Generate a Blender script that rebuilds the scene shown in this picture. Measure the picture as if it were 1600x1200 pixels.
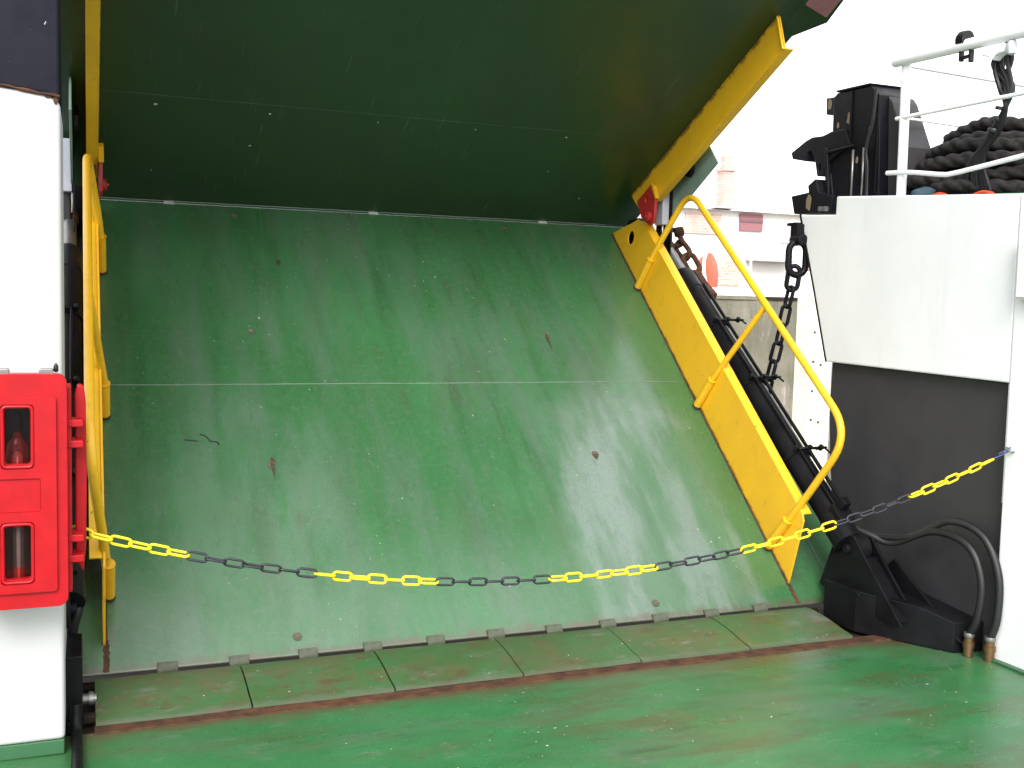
import bpy, bmesh, math, random
from math import sin, cos, pi, radians
from mathutils import Vector, Matrix, noise as mnoise
random.seed(7)
for o in list(bpy.data.objects):
    bpy.data.objects.remove(o)
SC = bpy.context.scene
COL = SC.collection

# ------------------------------------------------------------------ camera
# X: across the ship (right), Y: towards the bow, Z: up; deck at Z = 0
CAM = Vector((-0.0758, -4.6419, 1.65))
YAW, PITCH, ROLL = 0.3814, -0.0777, 0.0242
fwd = Vector((sin(YAW) * cos(PITCH), cos(YAW) * cos(PITCH), sin(PITCH)))
r0 = Vector((cos(YAW), -sin(YAW), 0))
u0 = r0.cross(fwd)
rr = r0 * cos(ROLL) + u0 * sin(ROLL)
uu = -r0 * sin(ROLL) + u0 * cos(ROLL)
cam = bpy.data.cameras.new('camera')
cam.sensor_width = 36.0
cam.lens = 36.0 * 1671.5 / 1600.0
cam.clip_start = 0.05
cam.clip_end = 2000
camo = bpy.data.objects.new('camera', cam)
COL.objects.link(camo)
M = Matrix((rr, uu, -fwd)).transposed().to_4x4()
M.translation = CAM
camo.matrix_world = M
SC.camera = camo

# ------------------------------------------------------------------ sky, sun, exposure
SUN_AZ = radians(204)      # compass-like, from +Y clockwise: behind the camera, a little to the left
SUN_EL = radians(36)
w = bpy.data.worlds.new('World')
SC.world = w
w.use_nodes = True
nt = w.node_tree
bg = nt.nodes['Background']
sky = nt.nodes.new('ShaderNodeTexSky')
sky.sky_type = 'NISHITA'
sky.sun_disc = False
sky.sun_elevation = SUN_EL
sky.sun_rotation = SUN_AZ
sky.dust_density = 4.0
sky.air_density = 1.0
hs = nt.nodes.new('ShaderNodeHueSaturation')
hs.inputs['Saturation'].default_value = 0.12
nt.links.new(sky.outputs[0], hs.inputs['Color'])
ov = nt.nodes.new('ShaderNodeMix')          # closed overcast: even white cloud over the clear-sky gradient
ov.data_type = 'RGBA'
ov.inputs[0].default_value = 0.7
ov.inputs[7].default_value = (7.0, 7.05, 7.2, 1)
nt.links.new(hs.outputs[0], ov.inputs[6])
nt.links.new(ov.outputs[2], bg.inputs['Color'])
bg.inputs['Strength'].default_value = 0.15
sl = bpy.data.lights.new('sun', 'SUN')
sl.energy = 1.3
sl.angle = radians(25)
sl.color = (1.0, 0.97, 0.92)
so = bpy.data.objects.new('sun', sl)
COL.objects.link(so)
so.location = (0, 0, 20)
sd = Vector((sin(SUN_AZ) * cos(SUN_EL), cos(SUN_AZ) * cos(SUN_EL), sin(SUN_EL)))
so.rotation_euler = (-sd).to_track_quat('-Z', 'Y').to_euler()
vs = SC.view_settings
vs.view_transform = 'Standard'
vs.look = 'None'
vs.exposure = 1.28
vs.gamma = 1.0
vs.use_curve_mapping = False
SC.cycles.max_bounces = 7
SC.cycles.diffuse_bounces = 4
SC.cycles.glossy_bounces = 3
SC.cycles.volume_bounces = 0


# ------------------------------------------------------------------ node helpers
class N:
    def __init__(self, name):
        self.m = bpy.data.materials.new(name)
        self.m.use_nodes = True
        self.t = self.m.node_tree
        self.p = self.t.nodes['Principled BSDF']
        self.tc = self.t.nodes.new('ShaderNodeTexCoord')

    def _in(self, node, key, v):
        if v is None:
            return
        if isinstance(v, bpy.types.NodeSocket):
            self.t.links.new(v, node.inputs[key])
        else:
            node.inputs[key].default_value = v

    def coord(self, scale=(1, 1, 1), loc=(0, 0, 0), rot=(0, 0, 0)):
        n = self.t.nodes.new('ShaderNodeMapping')
        n.inputs['Scale'].default_value = scale
        n.inputs['Location'].default_value = loc
        n.inputs['Rotation'].default_value = rot
        self.t.links.new(self.tc.outputs['Object'], n.inputs['Vector'])
        return n.outputs[0]

    def noise(self, scale=5, detail=5, rough=.55, vec=None, dist=0):
        n = self.t.nodes.new('ShaderNodeTexNoise')
        n.inputs['Scale'].default_value = scale
        n.inputs['Detail'].default_value = min(detail, 5)
        n.inputs['Roughness'].default_value = rough
        n.inputs['Distortion'].default_value = dist
        self.t.links.new(vec if vec else self.tc.outputs['Object'], n.inputs['Vector'])
        return n.outputs['Fac']

    def voro(self, scale=5, vec=None):
        n = self.t.nodes.new('ShaderNodeTexVoronoi')
        n.inputs['Scale'].default_value = scale
        self.t.links.new(vec if vec else self.tc.outputs['Object'], n.inputs['Vector'])
        return n.outputs['Distance']

    def ramp(self, fac, a, b, lo=0., hi=1.):
        n = self.t.nodes.new('ShaderNodeMapRange')
        n.interpolation_type = 'SMOOTHSTEP'
        self._in(n, 'Value', fac)
        n.inputs['From Min'].default_value = a
        n.inputs['From Max'].default_value = b
        n.inputs['To Min'].default_value = lo
        n.inputs['To Max'].default_value = hi
        return n.outputs[0]

    def math(self, op, a, b=None):
        n = self.t.nodes.new('ShaderNodeMath')
        n.operation = op
        self._in(n, 0, a)
        self._in(n, 1, b)
        return n.outputs[0]

    def mix(self, fac, a, b):
        n = self.t.nodes.new('ShaderNodeMix')
        n.data_type = 'RGBA'
        for key, v in ((0, fac), (6, a), (7, b)):
            if isinstance(v, bpy.types.NodeSocket):
                self.t.links.new(v, n.inputs[key])
            elif key == 0:
                n.inputs[0].default_value = v
            else:
                n.inputs[key].default_value = (*v, 1)
        return n.outputs[2]

    def sep(self):
        n = self.t.nodes.new('ShaderNodeSeparateXYZ')
        self.t.links.new(self.tc.outputs['Object'], n.inputs[0])
        return n.outputs

    def bump(self, h, strength=.2, dist=.01, normal=None):
        n = self.t.nodes.new('ShaderNodeBump')
        n.inputs['Strength'].default_value = strength
        n.inputs['Distance'].default_value = dist
        self.t.links.new(h, n.inputs['Height'])
        if normal:
            self.t.links.new(normal, n.inputs['Normal'])
        return n.outputs[0]

    def out(self, color=None, rough=None, metal=None, normal=None, spec=None):
        if color is not None:
            if isinstance(color, tuple):
                color = (*color, 1)
            self._in(self.p, 'Base Color', color)
        self._in(self.p, 'Roughness', rough)
        self._in(self.p, 'Metallic', metal)
        self._in(self.p, 'Specular IOR Level', spec)
        if normal:
            self.t.links.new(normal, self.p.inputs['Normal'])
        return self.m


RUST = (.075, .03, .013)
RUST_D = (.03, .014, .008)


def paint(name, base, alt=None, rust=.0, rough=.4, chips=0., dirt=.3, spec=.5, bump=.15):
    """Brushed / sprayed enamel on steel: tone drift, grime, rust blotches, chips."""
    m = N(name)
    alt = alt or tuple(c * .72 for c in base)
    big = m.noise(2.2, 6, .6)
    col = m.mix(m.ramp(big, .35, .7), base, alt)
    g = m.noise(9, 7, .7, m.coord((1, 1, .35)))
    col = m.mix(m.ramp(g, .5, .8, 0, dirt), col, tuple(c * .35 + .01 for c in base))
    if chips:
        c = m.noise(38, 3, .6)
        col = m.mix(m.ramp(c, .74 - chips * .1, .78 - chips * .1), col, (.55, .55, .5))
    if rust:
        rn = m.noise(7, 9, .72)
        f = m.ramp(rn, .72 - rust * .2, .8 - rust * .2)
        col = m.mix(f, col, m.mix(m.noise(30, 4), RUST, RUST_D))
    r = m.ramp(m.noise(5, 6, .65), .3, .7, rough * .75, rough * 1.3)
    nb = m.bump(m.noise(60, 3), bump, .003)
    nb = m.bump(m.noise(4, 2), bump, .012, nb)
    return m.out(col, r, None, nb, spec)


def ramp_green(name):
    """worn enamel of the ramp: smooth green, faint streaks down the slope, a pale tyre lane with sheen painted in"""
    m = N(name)
    s = m.sep()
    col = m.mix(m.ramp(m.noise(1.0, 4, .5), .35, .68), (.030, .112, .037), (.038, .138, .050))
    w1 = m.noise(2.4, 5, .55, m.coord((1.9, .34, 1)), 0)
    col = m.mix(m.ramp(w1, .40, .72, 0, .7), col, (.075, .122, .082))
    w2 = m.noise(4.5, 5, .6, m.coord((1.5, .16, 1), (3, 7, 0)))
    col = m.mix(m.ramp(w2, .48, .78, 0, .6), col, (.020, .064, .020))
    w3 = m.noise(3.2, 5, .6, m.coord((1, .4, 1), (11, 2, 0)))
    col = m.mix(m.ramp(w3, .50, .78, 0, .35), col, (.055, .07, .03))
    # pale tyre wear with sky sheen painted into the colour; scuffed islands left
    sheen_lanes = None
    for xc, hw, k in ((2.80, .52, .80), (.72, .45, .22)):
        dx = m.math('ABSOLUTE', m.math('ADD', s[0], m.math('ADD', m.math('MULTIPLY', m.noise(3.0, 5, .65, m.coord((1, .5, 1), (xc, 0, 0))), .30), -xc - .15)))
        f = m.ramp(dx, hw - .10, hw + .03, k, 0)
        sheen_lanes = f if sheen_lanes is None else m.math('MAXIMUM', sheen_lanes, f)
    sheen_lanes = m.math('MULTIPLY', sheen_lanes, m.ramp(m.math('ADD', s[1], m.math('MULTIPLY', m.noise(2.2, 5, .6), -.9)), .75, 1.35, 1, 0))
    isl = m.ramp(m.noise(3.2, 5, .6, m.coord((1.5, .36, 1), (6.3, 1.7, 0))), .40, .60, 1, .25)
    sheen_lanes = m.math('MULTIPLY', sheen_lanes, isl)
    col = m.mix(sheen_lanes, col, (.15, .195, .17))
    col = m.mix(m.ramp(m.noise(85, 4, .7), .42, .75, 0, .38), col, (.020, .060, .022))
    col = m.mix(m.ramp(m.noise(26, 5, .75), .48, .74, 0, .5), col, (.095, .13, .10))
    col = m.mix(m.ramp(m.noise(17, 5, .75, m.coord((1.3, .6, 1), (9, 4, 0))), .52, .75, 0, .45), col, (.030, .062, .030))
    chm = m.math('MULTIPLY', m.ramp(m.noise(46, 2, .5), .73, .745), m.ramp(m.noise(1.7, 3), .45, .6))
    col = m.mix(chm, col, (.42, .43, .36))
    # rust stain: drifts and small blooms
    col = m.mix(m.ramp(m.noise(5, 5, .75, m.coord((1.2, .35, 1), (5, 5, 0))), .58, .8, 0, .5), col, (.060, .044, .022))
    edge = m.math('ADD', s[1], m.math('MULTIPLY', m.noise(14, 5, .7), -.16))
    col = m.mix(m.ramp(edge, -.085, -.02, .8, 0), col, (.085, .065, .045))
    r = m.ramp(m.noise(2.3, 5, .6, m.coord((1.7, .5, 1), (2, 9, 0))), .35, .7, .20, .33)
    nb = m.bump(m.noise(130, 3, .6), .12, .002)
    nb = m.bump(m.noise(3.0, 3), .12, .012, nb)
    return m.out(col, r, None, nb, .85)


def leaf_green(name):
    m = N(name)
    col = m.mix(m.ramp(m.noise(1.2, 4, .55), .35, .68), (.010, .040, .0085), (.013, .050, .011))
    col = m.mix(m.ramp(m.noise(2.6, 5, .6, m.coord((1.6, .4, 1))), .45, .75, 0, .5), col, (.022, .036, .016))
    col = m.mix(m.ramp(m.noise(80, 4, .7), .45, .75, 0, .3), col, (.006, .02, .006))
    for (rz, off) in ((.5, 0), (-.35, 4), (1.1, 9)):
        sc = m.noise(16, 1, .3, m.coord((5.5, .16, 1), (off, off * .7, 0), (0, 0, rz)))
        msk = m.noise(2.0, 3, .6, m.coord((1, 1, 1), (off * 3, 1, 0)))
        f = m.math('MULTIPLY', m.ramp(sc, .745, .76), m.ramp(msk, .46, .58, 0, .8))
        col = m.mix(f, col, (.07, .11, .07))
    r = m.ramp(m.noise(2.3, 5, .6), .35, .7, .32, .48)
    nb = m.bump(m.noise(130, 3, .6), .12, .002)
    nb = m.bump(m.noise(2.5, 3), .2, .012, nb)
    return m.out(col, r, None, nb, .5)


def deck_green(name):
    """car deck: gritty enamel, olive traffic grime across, pale rubbed film"""
    m = N(name)
    s = m.sep()
    col = m.mix(m.ramp(m.noise(1.3, 5, .6), .35, .66), (.026, .118, .038), (.034, .165, .056))
    w1 = m.noise(2.4, 5, .65, m.coord((.55, 1.3, 1)), .2)
    col = m.mix(m.ramp(w1, .44, .70, 0, .75), col, (.070, .125, .072))
    w3 = m.noise(3.0, 5, .68, m.coord((.42, 1.4, 1), (11, 2, 0)), .2)
    col = m.mix(m.ramp(w3, .47, .70, 0, .8), col, (.075, .070, .026))
    w2 = m.noise(5, 5, .7, m.coord((.5, 1.7, 1), (3, 7, 0)))
    col = m.mix(m.ramp(w2, .54, .76, 0, .7), col, (.016, .050, .022))
    w4 = m.noise(9, 5, .7, m.coord((.6, 1.2, 1), (1, 4, 0)))
    col = m.mix(m.ramp(w4, .56, .74, 0, .55), col, (.13, .165, .125))
    col = m.mix(m.ramp(m.noise(7, 5, .75, m.coord((.7, 1, 1), (8, 8, 0))), .60, .76, 0, .8), col, RUST)
    col = m.mix(m.ramp(m.noise(90, 4, .75), .45, .72, 0, .45), col, (.018, .055, .022))
    chm = m.math('MULTIPLY', m.ramp(m.noise(40, 2, .5), .72, .735), m.ramp(m.noise(1.7, 3), .42, .55))
    col = m.mix(chm, col, (.45, .45, .38))
    # rusty wash beside the gutter
    edge = m.math('ADD', s[1], m.math('MULTIPLY', m.noise(6, 5, .7), .22))
    col = m.mix(m.ramp(edge, -.50, -.36, 0, .8), col, (.085, .055, .03))
    r = m.ramp(m.noise(2.0, 5, .6, m.coord((.7, 1.2, 1), (2, 9, 0))), .35, .66, .24, .46)
    nb = m.bump(m.noise(160, 4, .7), .35, .003)
    nb = m.bump(m.noise(4.0, 4), .15, .012, nb)
    return m.out(col, r, None, nb, .6)


def flap_green():
    m = N('flap_green_worn')
    big = m.noise(3, 7, .65)
    col = m.mix(m.ramp(big, .35, .65), (.050, .092, .032), (.040, .115, .038))
    ol = m.noise(5, 8, .7, m.coord((.7, 1.2, 1)))
    col = m.mix(m.ramp(ol, .45, .68, 0, .9), col, (.085, .085, .038))
    gr = m.noise(8, 8, .7, m.coord((.5, 1, 1), (4, 1, 0)))
    col = m.mix(m.ramp(gr, .55, .72, 0, .8), col, (.13, .14, .11))
    rn = m.noise(9, 9, .75, m.coord((.6, 1, 1), (1, 8, 0)))
    col = m.mix(m.ramp(rn, .52, .70, 0, .9), col, (.085, .05, .028))
    ch = m.noise(60, 2, .5)
    col = m.mix(m.ramp(ch, .74, .76), col, (.4, .4, .33))
    s = m.sep()
    ed = m.math('ADD', s[1], m.math('MULTIPLY', m.noise(11, 5, .7), .10))
    col = m.mix(m.ramp(ed, .0, .035, 0, .85), col, RUST)
    col = m.mix(m.ramp(ed, -.262, -.29, 0, .45), col, (.12, .12, .095))
    r = m.ramp(m.noise(4, 6), .35, .65, .3, .55)
    nb = m.bump(m.noise(90, 4), .25, .003)
    return m.out(col, r, None, nb)


def rust_mat(name, a=(.10, .042, .02), b=(.035, .017, .01), green=0.):
    m = N(name)
    col = m.mix(m.ramp(m.noise(12, 8, .7), .3, .7), a, b)
    if green:
        col = m.mix(m.ramp(m.noise(7, 7, .7), .5, .62, 0, green), col, (.05, .10, .045))
    nb = m.bump(m.noise(70, 5, .7), .5, .004)
    return m.out(col, .85, None, nb, .3)


def yellow(name, base=(.78, .44, .014), rust=.35):
    m = N(name)
    big = m.noise(3, 6, .6)
    col = m.mix(m.ramp(big, .3, .7), base, (base[0] * .9, base[1] * .88, base[2]))
    d = m.noise(14, 7, .72, m.coord((1, 1, .5)))
    col = m.mix(m.ramp(d, .55, .8, 0, .5), col, (.30, .17, .02))
    rn = m.noise(11, 9, .76)
    col = m.mix(m.ramp(rn, .76 - rust * .14, .82 - rust * .14), col, m.mix(m.noise(40, 3), (.16, .05, .012), (.06, .025, .01)))
    s = m.sep()
    foot = m.math('ADD', s[2], m.math('MULTIPLY', m.noise(16, 5, .75), -.075))
    col = m.mix(m.ramp(foot, -.040, -.012, .9, 0), col, (.13, .05, .018))
    sp = m.math('MULTIPLY', m.ramp(m.noise(34, 3, .6), .69, .72), m.ramp(m.noise(3.1, 3), .45, .6))
    col = m.mix(sp, col, (.10, .045, .015))
    nb = m.bump(m.noise(50, 3), .12, .003)
    nb = m.bump(m.noise(5, 2), .2, .008, nb)
    return m.out(col, m.ramp(big, .3, .7, .34, .5), None, nb)


def black(name, base=(.0045, .0045, .0052), rust=.12, rough=.38):
    m = N(name)
    col = m.mix(m.ramp(m.noise(4, 6, .6), .3, .7), base, tuple(c * 1.9 for c in base))
    col = m.mix(m.ramp(m.noise(16, 7, .75), .6, .78, 0, .4), col, tuple(c * 3 + .008 for c in base))
    if rust:
        col = m.mix(m.ramp(m.noise(8, 9, .75), .78 - rust * .2, .84 - rust * .2), col, (.11, .075, .045))
    nb = m.bump(m.noise(60, 4), .2, .003)
    return m.out(col, m.ramp(m.noise(6, 5), .3, .7, rough * .8, rough * 1.4), None, nb, .13)


def white(name, base=(.775, .78, .795), streak=.25):
    m = N(name)
    col = m.mix(m.ramp(m.noise(1.8, 6, .6), .3, .7), base, tuple(c * .93 for c in base))
    d = m.noise(7, 8, .7, m.coord((1, 1, .12)))
    col = m.mix(m.ramp(d, .52, .8, 0, streak), col, (.50, .48, .44))
    rn = m.noise(6, 9, .75)
    col = m.mix(m.ramp(rn, .77, .8), col, (.30, .15, .07))
    nb = m.bump(m.noise(35, 4), .12, .004)
    nb = m.bump(m.noise(2.2, 2), .25, .02, nb)
    return m.out(col, .42, None, nb)


MAT = {}
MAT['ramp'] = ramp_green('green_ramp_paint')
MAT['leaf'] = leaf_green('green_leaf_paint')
MAT['deck'] = deck_green('green_deck_paint')
MAT['flap'] = flap_green()
MAT['green'] = paint('green_steel', (.03, .11, .045), rust=.1)
MAT['teal'] = paint('teal_steel', (.21, .32, .28), rust=.0, dirt=.2)
MAT['rust'] = rust_mat('rusty_steel')
MAT['rustgreen'] = rust_mat('rusty_green_steel', (.12, .10, .075), (.05, .04, .028), .8)
MAT['luggreen'] = rust_mat('worn_lug_steel', (.085, .10, .072), (.055, .05, .036), .7)
MAT['gap'] = rust_mat('dark_rust', (.03, .017, .011), (.012, .009, .007))
MAT['yellow'] = yellow('yellow_paint')
MAT['yellowrusty'] = yellow('yellow_paint_rusty', (.66, .37, .010), .9)
MAT['black'] = black('black_paint')
MAT['blackworn'] = black('black_paint_worn', (.0045, .0045, .0062), .55, .42)
MAT['charcoal'] = paint('charcoal_paint', (.042, .040, .042), (.036, .034, .037), rough=.55, dirt=.15, spec=.3)
MAT['navy'] = paint('dark_navy_paint', (.0055, .0055, .012), (.008, .008, .016), rough=.5, chips=.25, dirt=.1, spec=.12)
MAT['white'] = white('white_paint')
MAT['whitedull'] = white('white_paint_pillar', (.47, .47, .475), .4)
MAT['whiteclean'] = white('white_paint_rail', (.84, .84, .86), streak=.08)
MAT['grey'] = paint('pale_grey_paint', (.46, .47, .54), rust=.05, dirt=.2)
MAT['redpaint'] = paint('red_paint', (.42, .022, .02), rust=.25, dirt=.4)


def plain(name, col, rough=.4, metal=0., spec=.5, bump=0.):
    m = N(name)
    c = m.mix(m.ramp(m.noise(18, 5, .6), .3, .7), col, tuple(x * .84 for x in col))
    nb = m.bump(m.noise(80, 3), bump, .002) if bump else None
    return m.out(c, m.ramp(m.noise(10, 4), .3, .7, rough * .85, rough * 1.2), metal, nb, spec)


MAT['redplastic'] = plain('red_plastic', (.40, .005, .010), .42, 0, .25, .12)
MAT['redtank'] = plain('red_enamel', (.35, .015, .012), .25)
MAT['chrome'] = plain('bright_steel', (.62, .62, .6), .18, 1.0)
MAT['steelgrey'] = plain('dull_steel', (.26, .26, .25), .4, .8)
MAT['brass'] = plain('old_brass', (.20, .12, .06), .4, .8)
MAT['rubber'] = plain('black_rubber', (.007, .007, .008), .5, 0, .4, .2)
MAT['plasticyellow'] = plain('yellow_plastic', (.85, .66, .01), .4)
MAT['plasticblack'] = plain('black_plastic', (.016, .017, .024), .42)
MAT['bluecord'] = plain('blue_cord', (.05, .075, .18), .7)
MAT['orange'] = plain('orange_plastic', (.80, .085, .03), .5)
MAT['paleorange'] = plain('pale_orange_plastic', (.75, .36, .18), .6)
MAT['label'] = plain('paper_label', (.6, .58, .52), .6)
MAT['tanklabel'] = plain('tank_label', (.09, .05, .045), .6)
MAT['tan'] = plain('weathered_primer', (.22, .165, .11), .8, 0, .2, .5)
MAT['dark'] = plain('dark_interior', (.02, .006, .007), .6)
MAT['weld'] = plain('bare_weld', (.16, .22, .17), .5, .2)
MAT['scrape'] = plain('scraped_paint', (.42, .43, .42), .5)
MAT['lampglass'] = plain('lamp_glass', (.5, .52, .55), .15)


def rope_mat():
    m = N('tarred_rope')
    c = m.mix(m.ramp(m.noise(25, 6, .7), .3, .7), (.010, .0095, .010), (.034, .031, .030))
    nb = m.bump(m.noise(160, 4, .7), .6, .004)
    return m.out(c, .9, None, nb, .2)


MAT['rope'] = rope_mat()


def hose_mat():
    m = N('wrapped_hose')
    wv = m.t.nodes.new('ShaderNodeTexWave')
    wv.inputs['Scale'].default_value = 12
    wv.inputs['Distortion'].default_value = 1.0
    m.t.links.new(m.coord((.2, 1, 1)), wv.inputs['Vector'])
    c = m.mix(m.ramp(wv.outputs['Fac'], .3, .8), (.007, .007, .0075), (.016, .016, .016))
    return m.out(c, .5, None, m.bump(wv.outputs['Fac'], .35, .004))


MAT['hose'] = hose_mat()


def concrete(name, a=(.27, .235, .195), b=(.16, .135, .11)):
    m = N(name)
    col = m.mix(m.ramp(m.noise(.9, 8, .65), .3, .7), a, b)
    st = m.noise(3.2, 9, .7, m.coord((1, 1, .12)))
    col = m.mix(m.ramp(st, .45, .68, 0, .8), col, (.105, .095, .08))
    col = m.mix(m.ramp(m.noise(2.4, 7, .7, m.coord((1, 1, .25), (7, 3, 1))), .56, .7, 0, .6), col, (.44, .41, .36))
    s = m.sep()
    alg = m.math('ADD', s[2], m.math('MULTIPLY', m.noise(1.6, 6), -1.2))
    col = m.mix(m.ramp(alg, .75, 1.4, 0, .35), col, (.13, .145, .085))
    nb = m.bump(m.noise(14, 8, .7), .7, .03)
    return m.out(col, .9, None, nb, .2)


MAT['concrete'] = concrete('quay_concrete')


def brick_mat():
    m = N('red_brick')
    bn = m.t.nodes.new('ShaderNodeTexBrick')
    bn.inputs['Color1'].default_value = (.46, .27, .23, 1)
    bn.inputs['Color2'].default_value = (.55, .36, .31, 1)
    bn.inputs['Mortar'].default_value = (.6, .5, .46, 1)
    bn.inputs['Scale'].default_value = 2.2
    m.t.links.new(m.coord((1, 1, 1), (0, 0, 0), (pi / 2, 0, 0)), bn.inputs['Vector'])
    col = m.mix(m.ramp(m.noise(1.4, 6), .35, .7, 0, .5), bn.outputs['Color'], (.64, .51, .46))
    return m.out(col, .9, None, m.bump(bn.outputs['Fac'], .4, .02))


MAT['brick'] = brick_mat()
MAT['render'] = plain('pale_render', (.82, .79, .77), .8, 0, .2, .3)
MAT['slate'] = plain('grey_slate', (.45, .43, .44), .7)
MAT['maroon'] = plain('maroon_board', (.30, .13, .14), .6)
MAT['maroond'] = plain('dark_board', (.17, .10, .12), .6)
MAT['cream'] = paint('cream_pile_paint', (.78, .74, .60), (.74, .68, .52), rust=.05, dirt=.2)


def water_mat():
    m = N('harbour_water')
    return m.out((.10, .12, .11), .12, None, m.bump(m.noise(2.5, 6), .4, .1))


MAT['water'] = water_mat()


def glass_mat():
    m = N('clear_plastic')
    m.p.inputs['Transmission Weight'].default_value = 1.0
    m.p.inputs['IOR'].default_value = 1.2
    return m.out((.42, .33, .33), .12)


MAT['glass'] = glass_mat()


# ------------------------------------------------------------------ mesh helpers
def new():
    return bmesh.new()


def add_box(bm, x0, x1, y0, y1, z0, z1):
    v = [bm.verts.new((x, y, z)) for z in (z0, z1) for y in (y0, y1) for x in (x0, x1)]
    for f in ((0, 2, 3, 1), (4, 5, 7, 6), (0, 1, 5, 4), (2, 6, 7, 3), (0, 4, 6, 2), (1, 3, 7, 5)):
        bm.faces.new([v[i] for i in f])
    return v


def add_prism(bm, pts, axis, a0, a1):
    """pts: 2D outline. axis 'X': pts are (y,z); 'Y': (x,z); 'Z': (x,y)."""
    def P(p, a):
        return {'X': (a, p[0], p[1]), 'Y': (p[0], a, p[1]), 'Z': (p[0], p[1], a)}[axis]
    lo = [bm.verts.new(P(p, a0)) for p in pts]
    hi = [bm.verts.new(P(p, a1)) for p in pts]
    n = len(pts)
    bm.faces.new(lo)
    bm.faces.new(hi[::-1])
    for i in range(n):
        bm.faces.new((lo[i], hi[i], hi[(i + 1) % n], lo[(i + 1) % n]))
    bmesh.ops.recalc_face_normals(bm, faces=bm.faces[:])


def add_plate_holes(bm, pts, holes, axis, a0, a1):
    def P(p, a):
        return {'X': (a, p[0], p[1]), 'Y': (p[0], a, p[1]), 'Z': (p[0], p[1], a)}[axis]
    loops = [pts] + holes
    vv = []
    for lp in loops:
        vv.append([[bm.verts.new(P(p, a)) for p in lp] for a in (a0, a1)])
    for k in range(2):
        ed = []
        for L in vv:
            r = L[k]
            for i in range(len(r)):
                ed.append(bm.edges.new((r[i], r[(i + 1) % len(r)])))
        bmesh.ops.triangle_fill(bm, use_beauty=True, edges=ed)
    for L in vv:
        n = len(L[0])
        for i in range(n):
            bm.faces.new((L[0][i], L[1][i], L[1][(i + 1) % n], L[0][(i + 1) % n]))
    bmesh.ops.recalc_face_normals(bm, faces=bm.faces[:])


def circle(cx, cy, rx, ry=None, n=20):
    ry = ry or rx
    return [(cx + rx * cos(2 * pi * i / n), cy + ry * sin(2 * pi * i / n)) for i in range(n)]


def rrect(x0, x1, y0, y1, r, n=5):
    out = []
    for cx, cy, a in ((x1 - r, y1 - r, 0), (x0 + r, y1 - r, pi / 2), (x0 + r, y0 + r, pi), (x1 - r, y0 + r, 1.5 * pi)):
        for i in range(n + 1):
            t = a + i * pi / 2 / n
            out.append((cx + r * cos(t), cy + r * sin(t)))
    return out


def fillet(pts, r, n=6):
    """round the inner corners of a 3D polyline"""
    pts = [Vector(p) for p in pts]
    out = [pts[0]]
    for i in range(1, len(pts) - 1):
        a, b, c = pts[i - 1], pts[i], pts[i + 1]
        ri = r[i - 1] if isinstance(r, (list, tuple)) else r
        p = b + (a - b).normalized() * min(ri, (a - b).length * .49)
        q = b + (c - b).normalized() * min(ri, (c - b).length * .49)
        for k in range(n + 1):
            t = k / n
            out.append(p * (1 - t) ** 2 + b * 2 * t * (1 - t) + q * t * t)
    out.append(pts[-1])
    return out


def smooth_path(pts, sub=8):
    """Catmull-Rom through pts"""
    p = [Vector(q) for q in pts]
    p = [p[0] * 2 - p[1]] + p + [p[-1] * 2 - p[-2]]
    out = []
    for i in range(1, len(p) - 2):
        for k in range(sub):
            t = k / sub
            out.append(.5 * ((2 * p[i]) + (p[i + 1] - p[i - 1]) * t + (2 * p[i - 1] - 5 * p[i] + 4 * p[i + 1] - p[i + 2]) * t * t
                             + (3 * p[i] - p[i - 1] - 3 * p[i + 1] + p[i + 2]) * t ** 3))
    out.append(p[-2])
    return out


def add_tube(bm, path, r, seg=12, closed=False, caps=True, prof=None):
    path = [Vector(p) for p in path]
    n = len(path)
    tang = []
    for i in range(n):
        if closed:
            d = path[(i + 1) % n] - path[i - 1]
        else:
            d = path[min(i + 1, n - 1)] - path[max(i - 1, 0)]
        tang.append(d.normalized())
    t0 = tang[0]
    ref = Vector((0, 0, 1)) if abs(t0.z) < .9 else Vector((1, 0, 0))
    nrm = t0.cross(ref).normalized()
    rings = []
    for i in range(n):
        t = tang[i]
        nrm = (nrm - t * nrm.dot(t)).normalized()
        b = t.cross(nrm)
        ri = r[i] if isinstance(r, (list, tuple)) else r
        ring = []
        for k in range(seg):
            a = 2 * pi * k / seg
            rad = ri * (prof(i, a) if prof else 1)
            ring.append(bm.verts.new(path[i] + (nrm * cos(a) + b * sin(a)) * rad))
        rings.append(ring)
    m = n if closed else n - 1
    for i in range(m):
        A, B = rings[i], rings[(i + 1) % n]
        for k in range(seg):
            f = bm.faces.new((A[k], A[(k + 1) % seg], B[(k + 1) % seg], B[k]))
            f.smooth = True
    if caps and not closed:
        bm.faces.new(rings[0][::-1])
        bm.faces.new(rings[-1])


def add_lathe(bm, prof, seg=24, origin=(0, 0, 0), direction=(0, 0, 1)):
    """prof: list of (radius, distance along direction)"""
    d = Vector(direction).normalized()
    ref = Vector((0, 0, 1)) if abs(d.z) < .9 else Vector((1, 0, 0))
    n = d.cross(ref).normalized()
    b = d.cross(n)
    o = Vector(origin)
    rings = []
    for r, h in prof:
        rings.append([bm.verts.new(o + d * h + (n * cos(2 * pi * k / seg) + b * sin(2 * pi * k / seg)) * max(r, 1e-4)) for k in range(seg)])
    for A, B in zip(rings, rings[1:]):
        for k in range(seg):
            f = bm.faces.new((A[k], A[(k + 1) % seg], B[(k + 1) % seg], B[k]))
            f.smooth = True
    bm.faces.new(rings[0][::-1])
    bm.faces.new(rings[-1])


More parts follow.
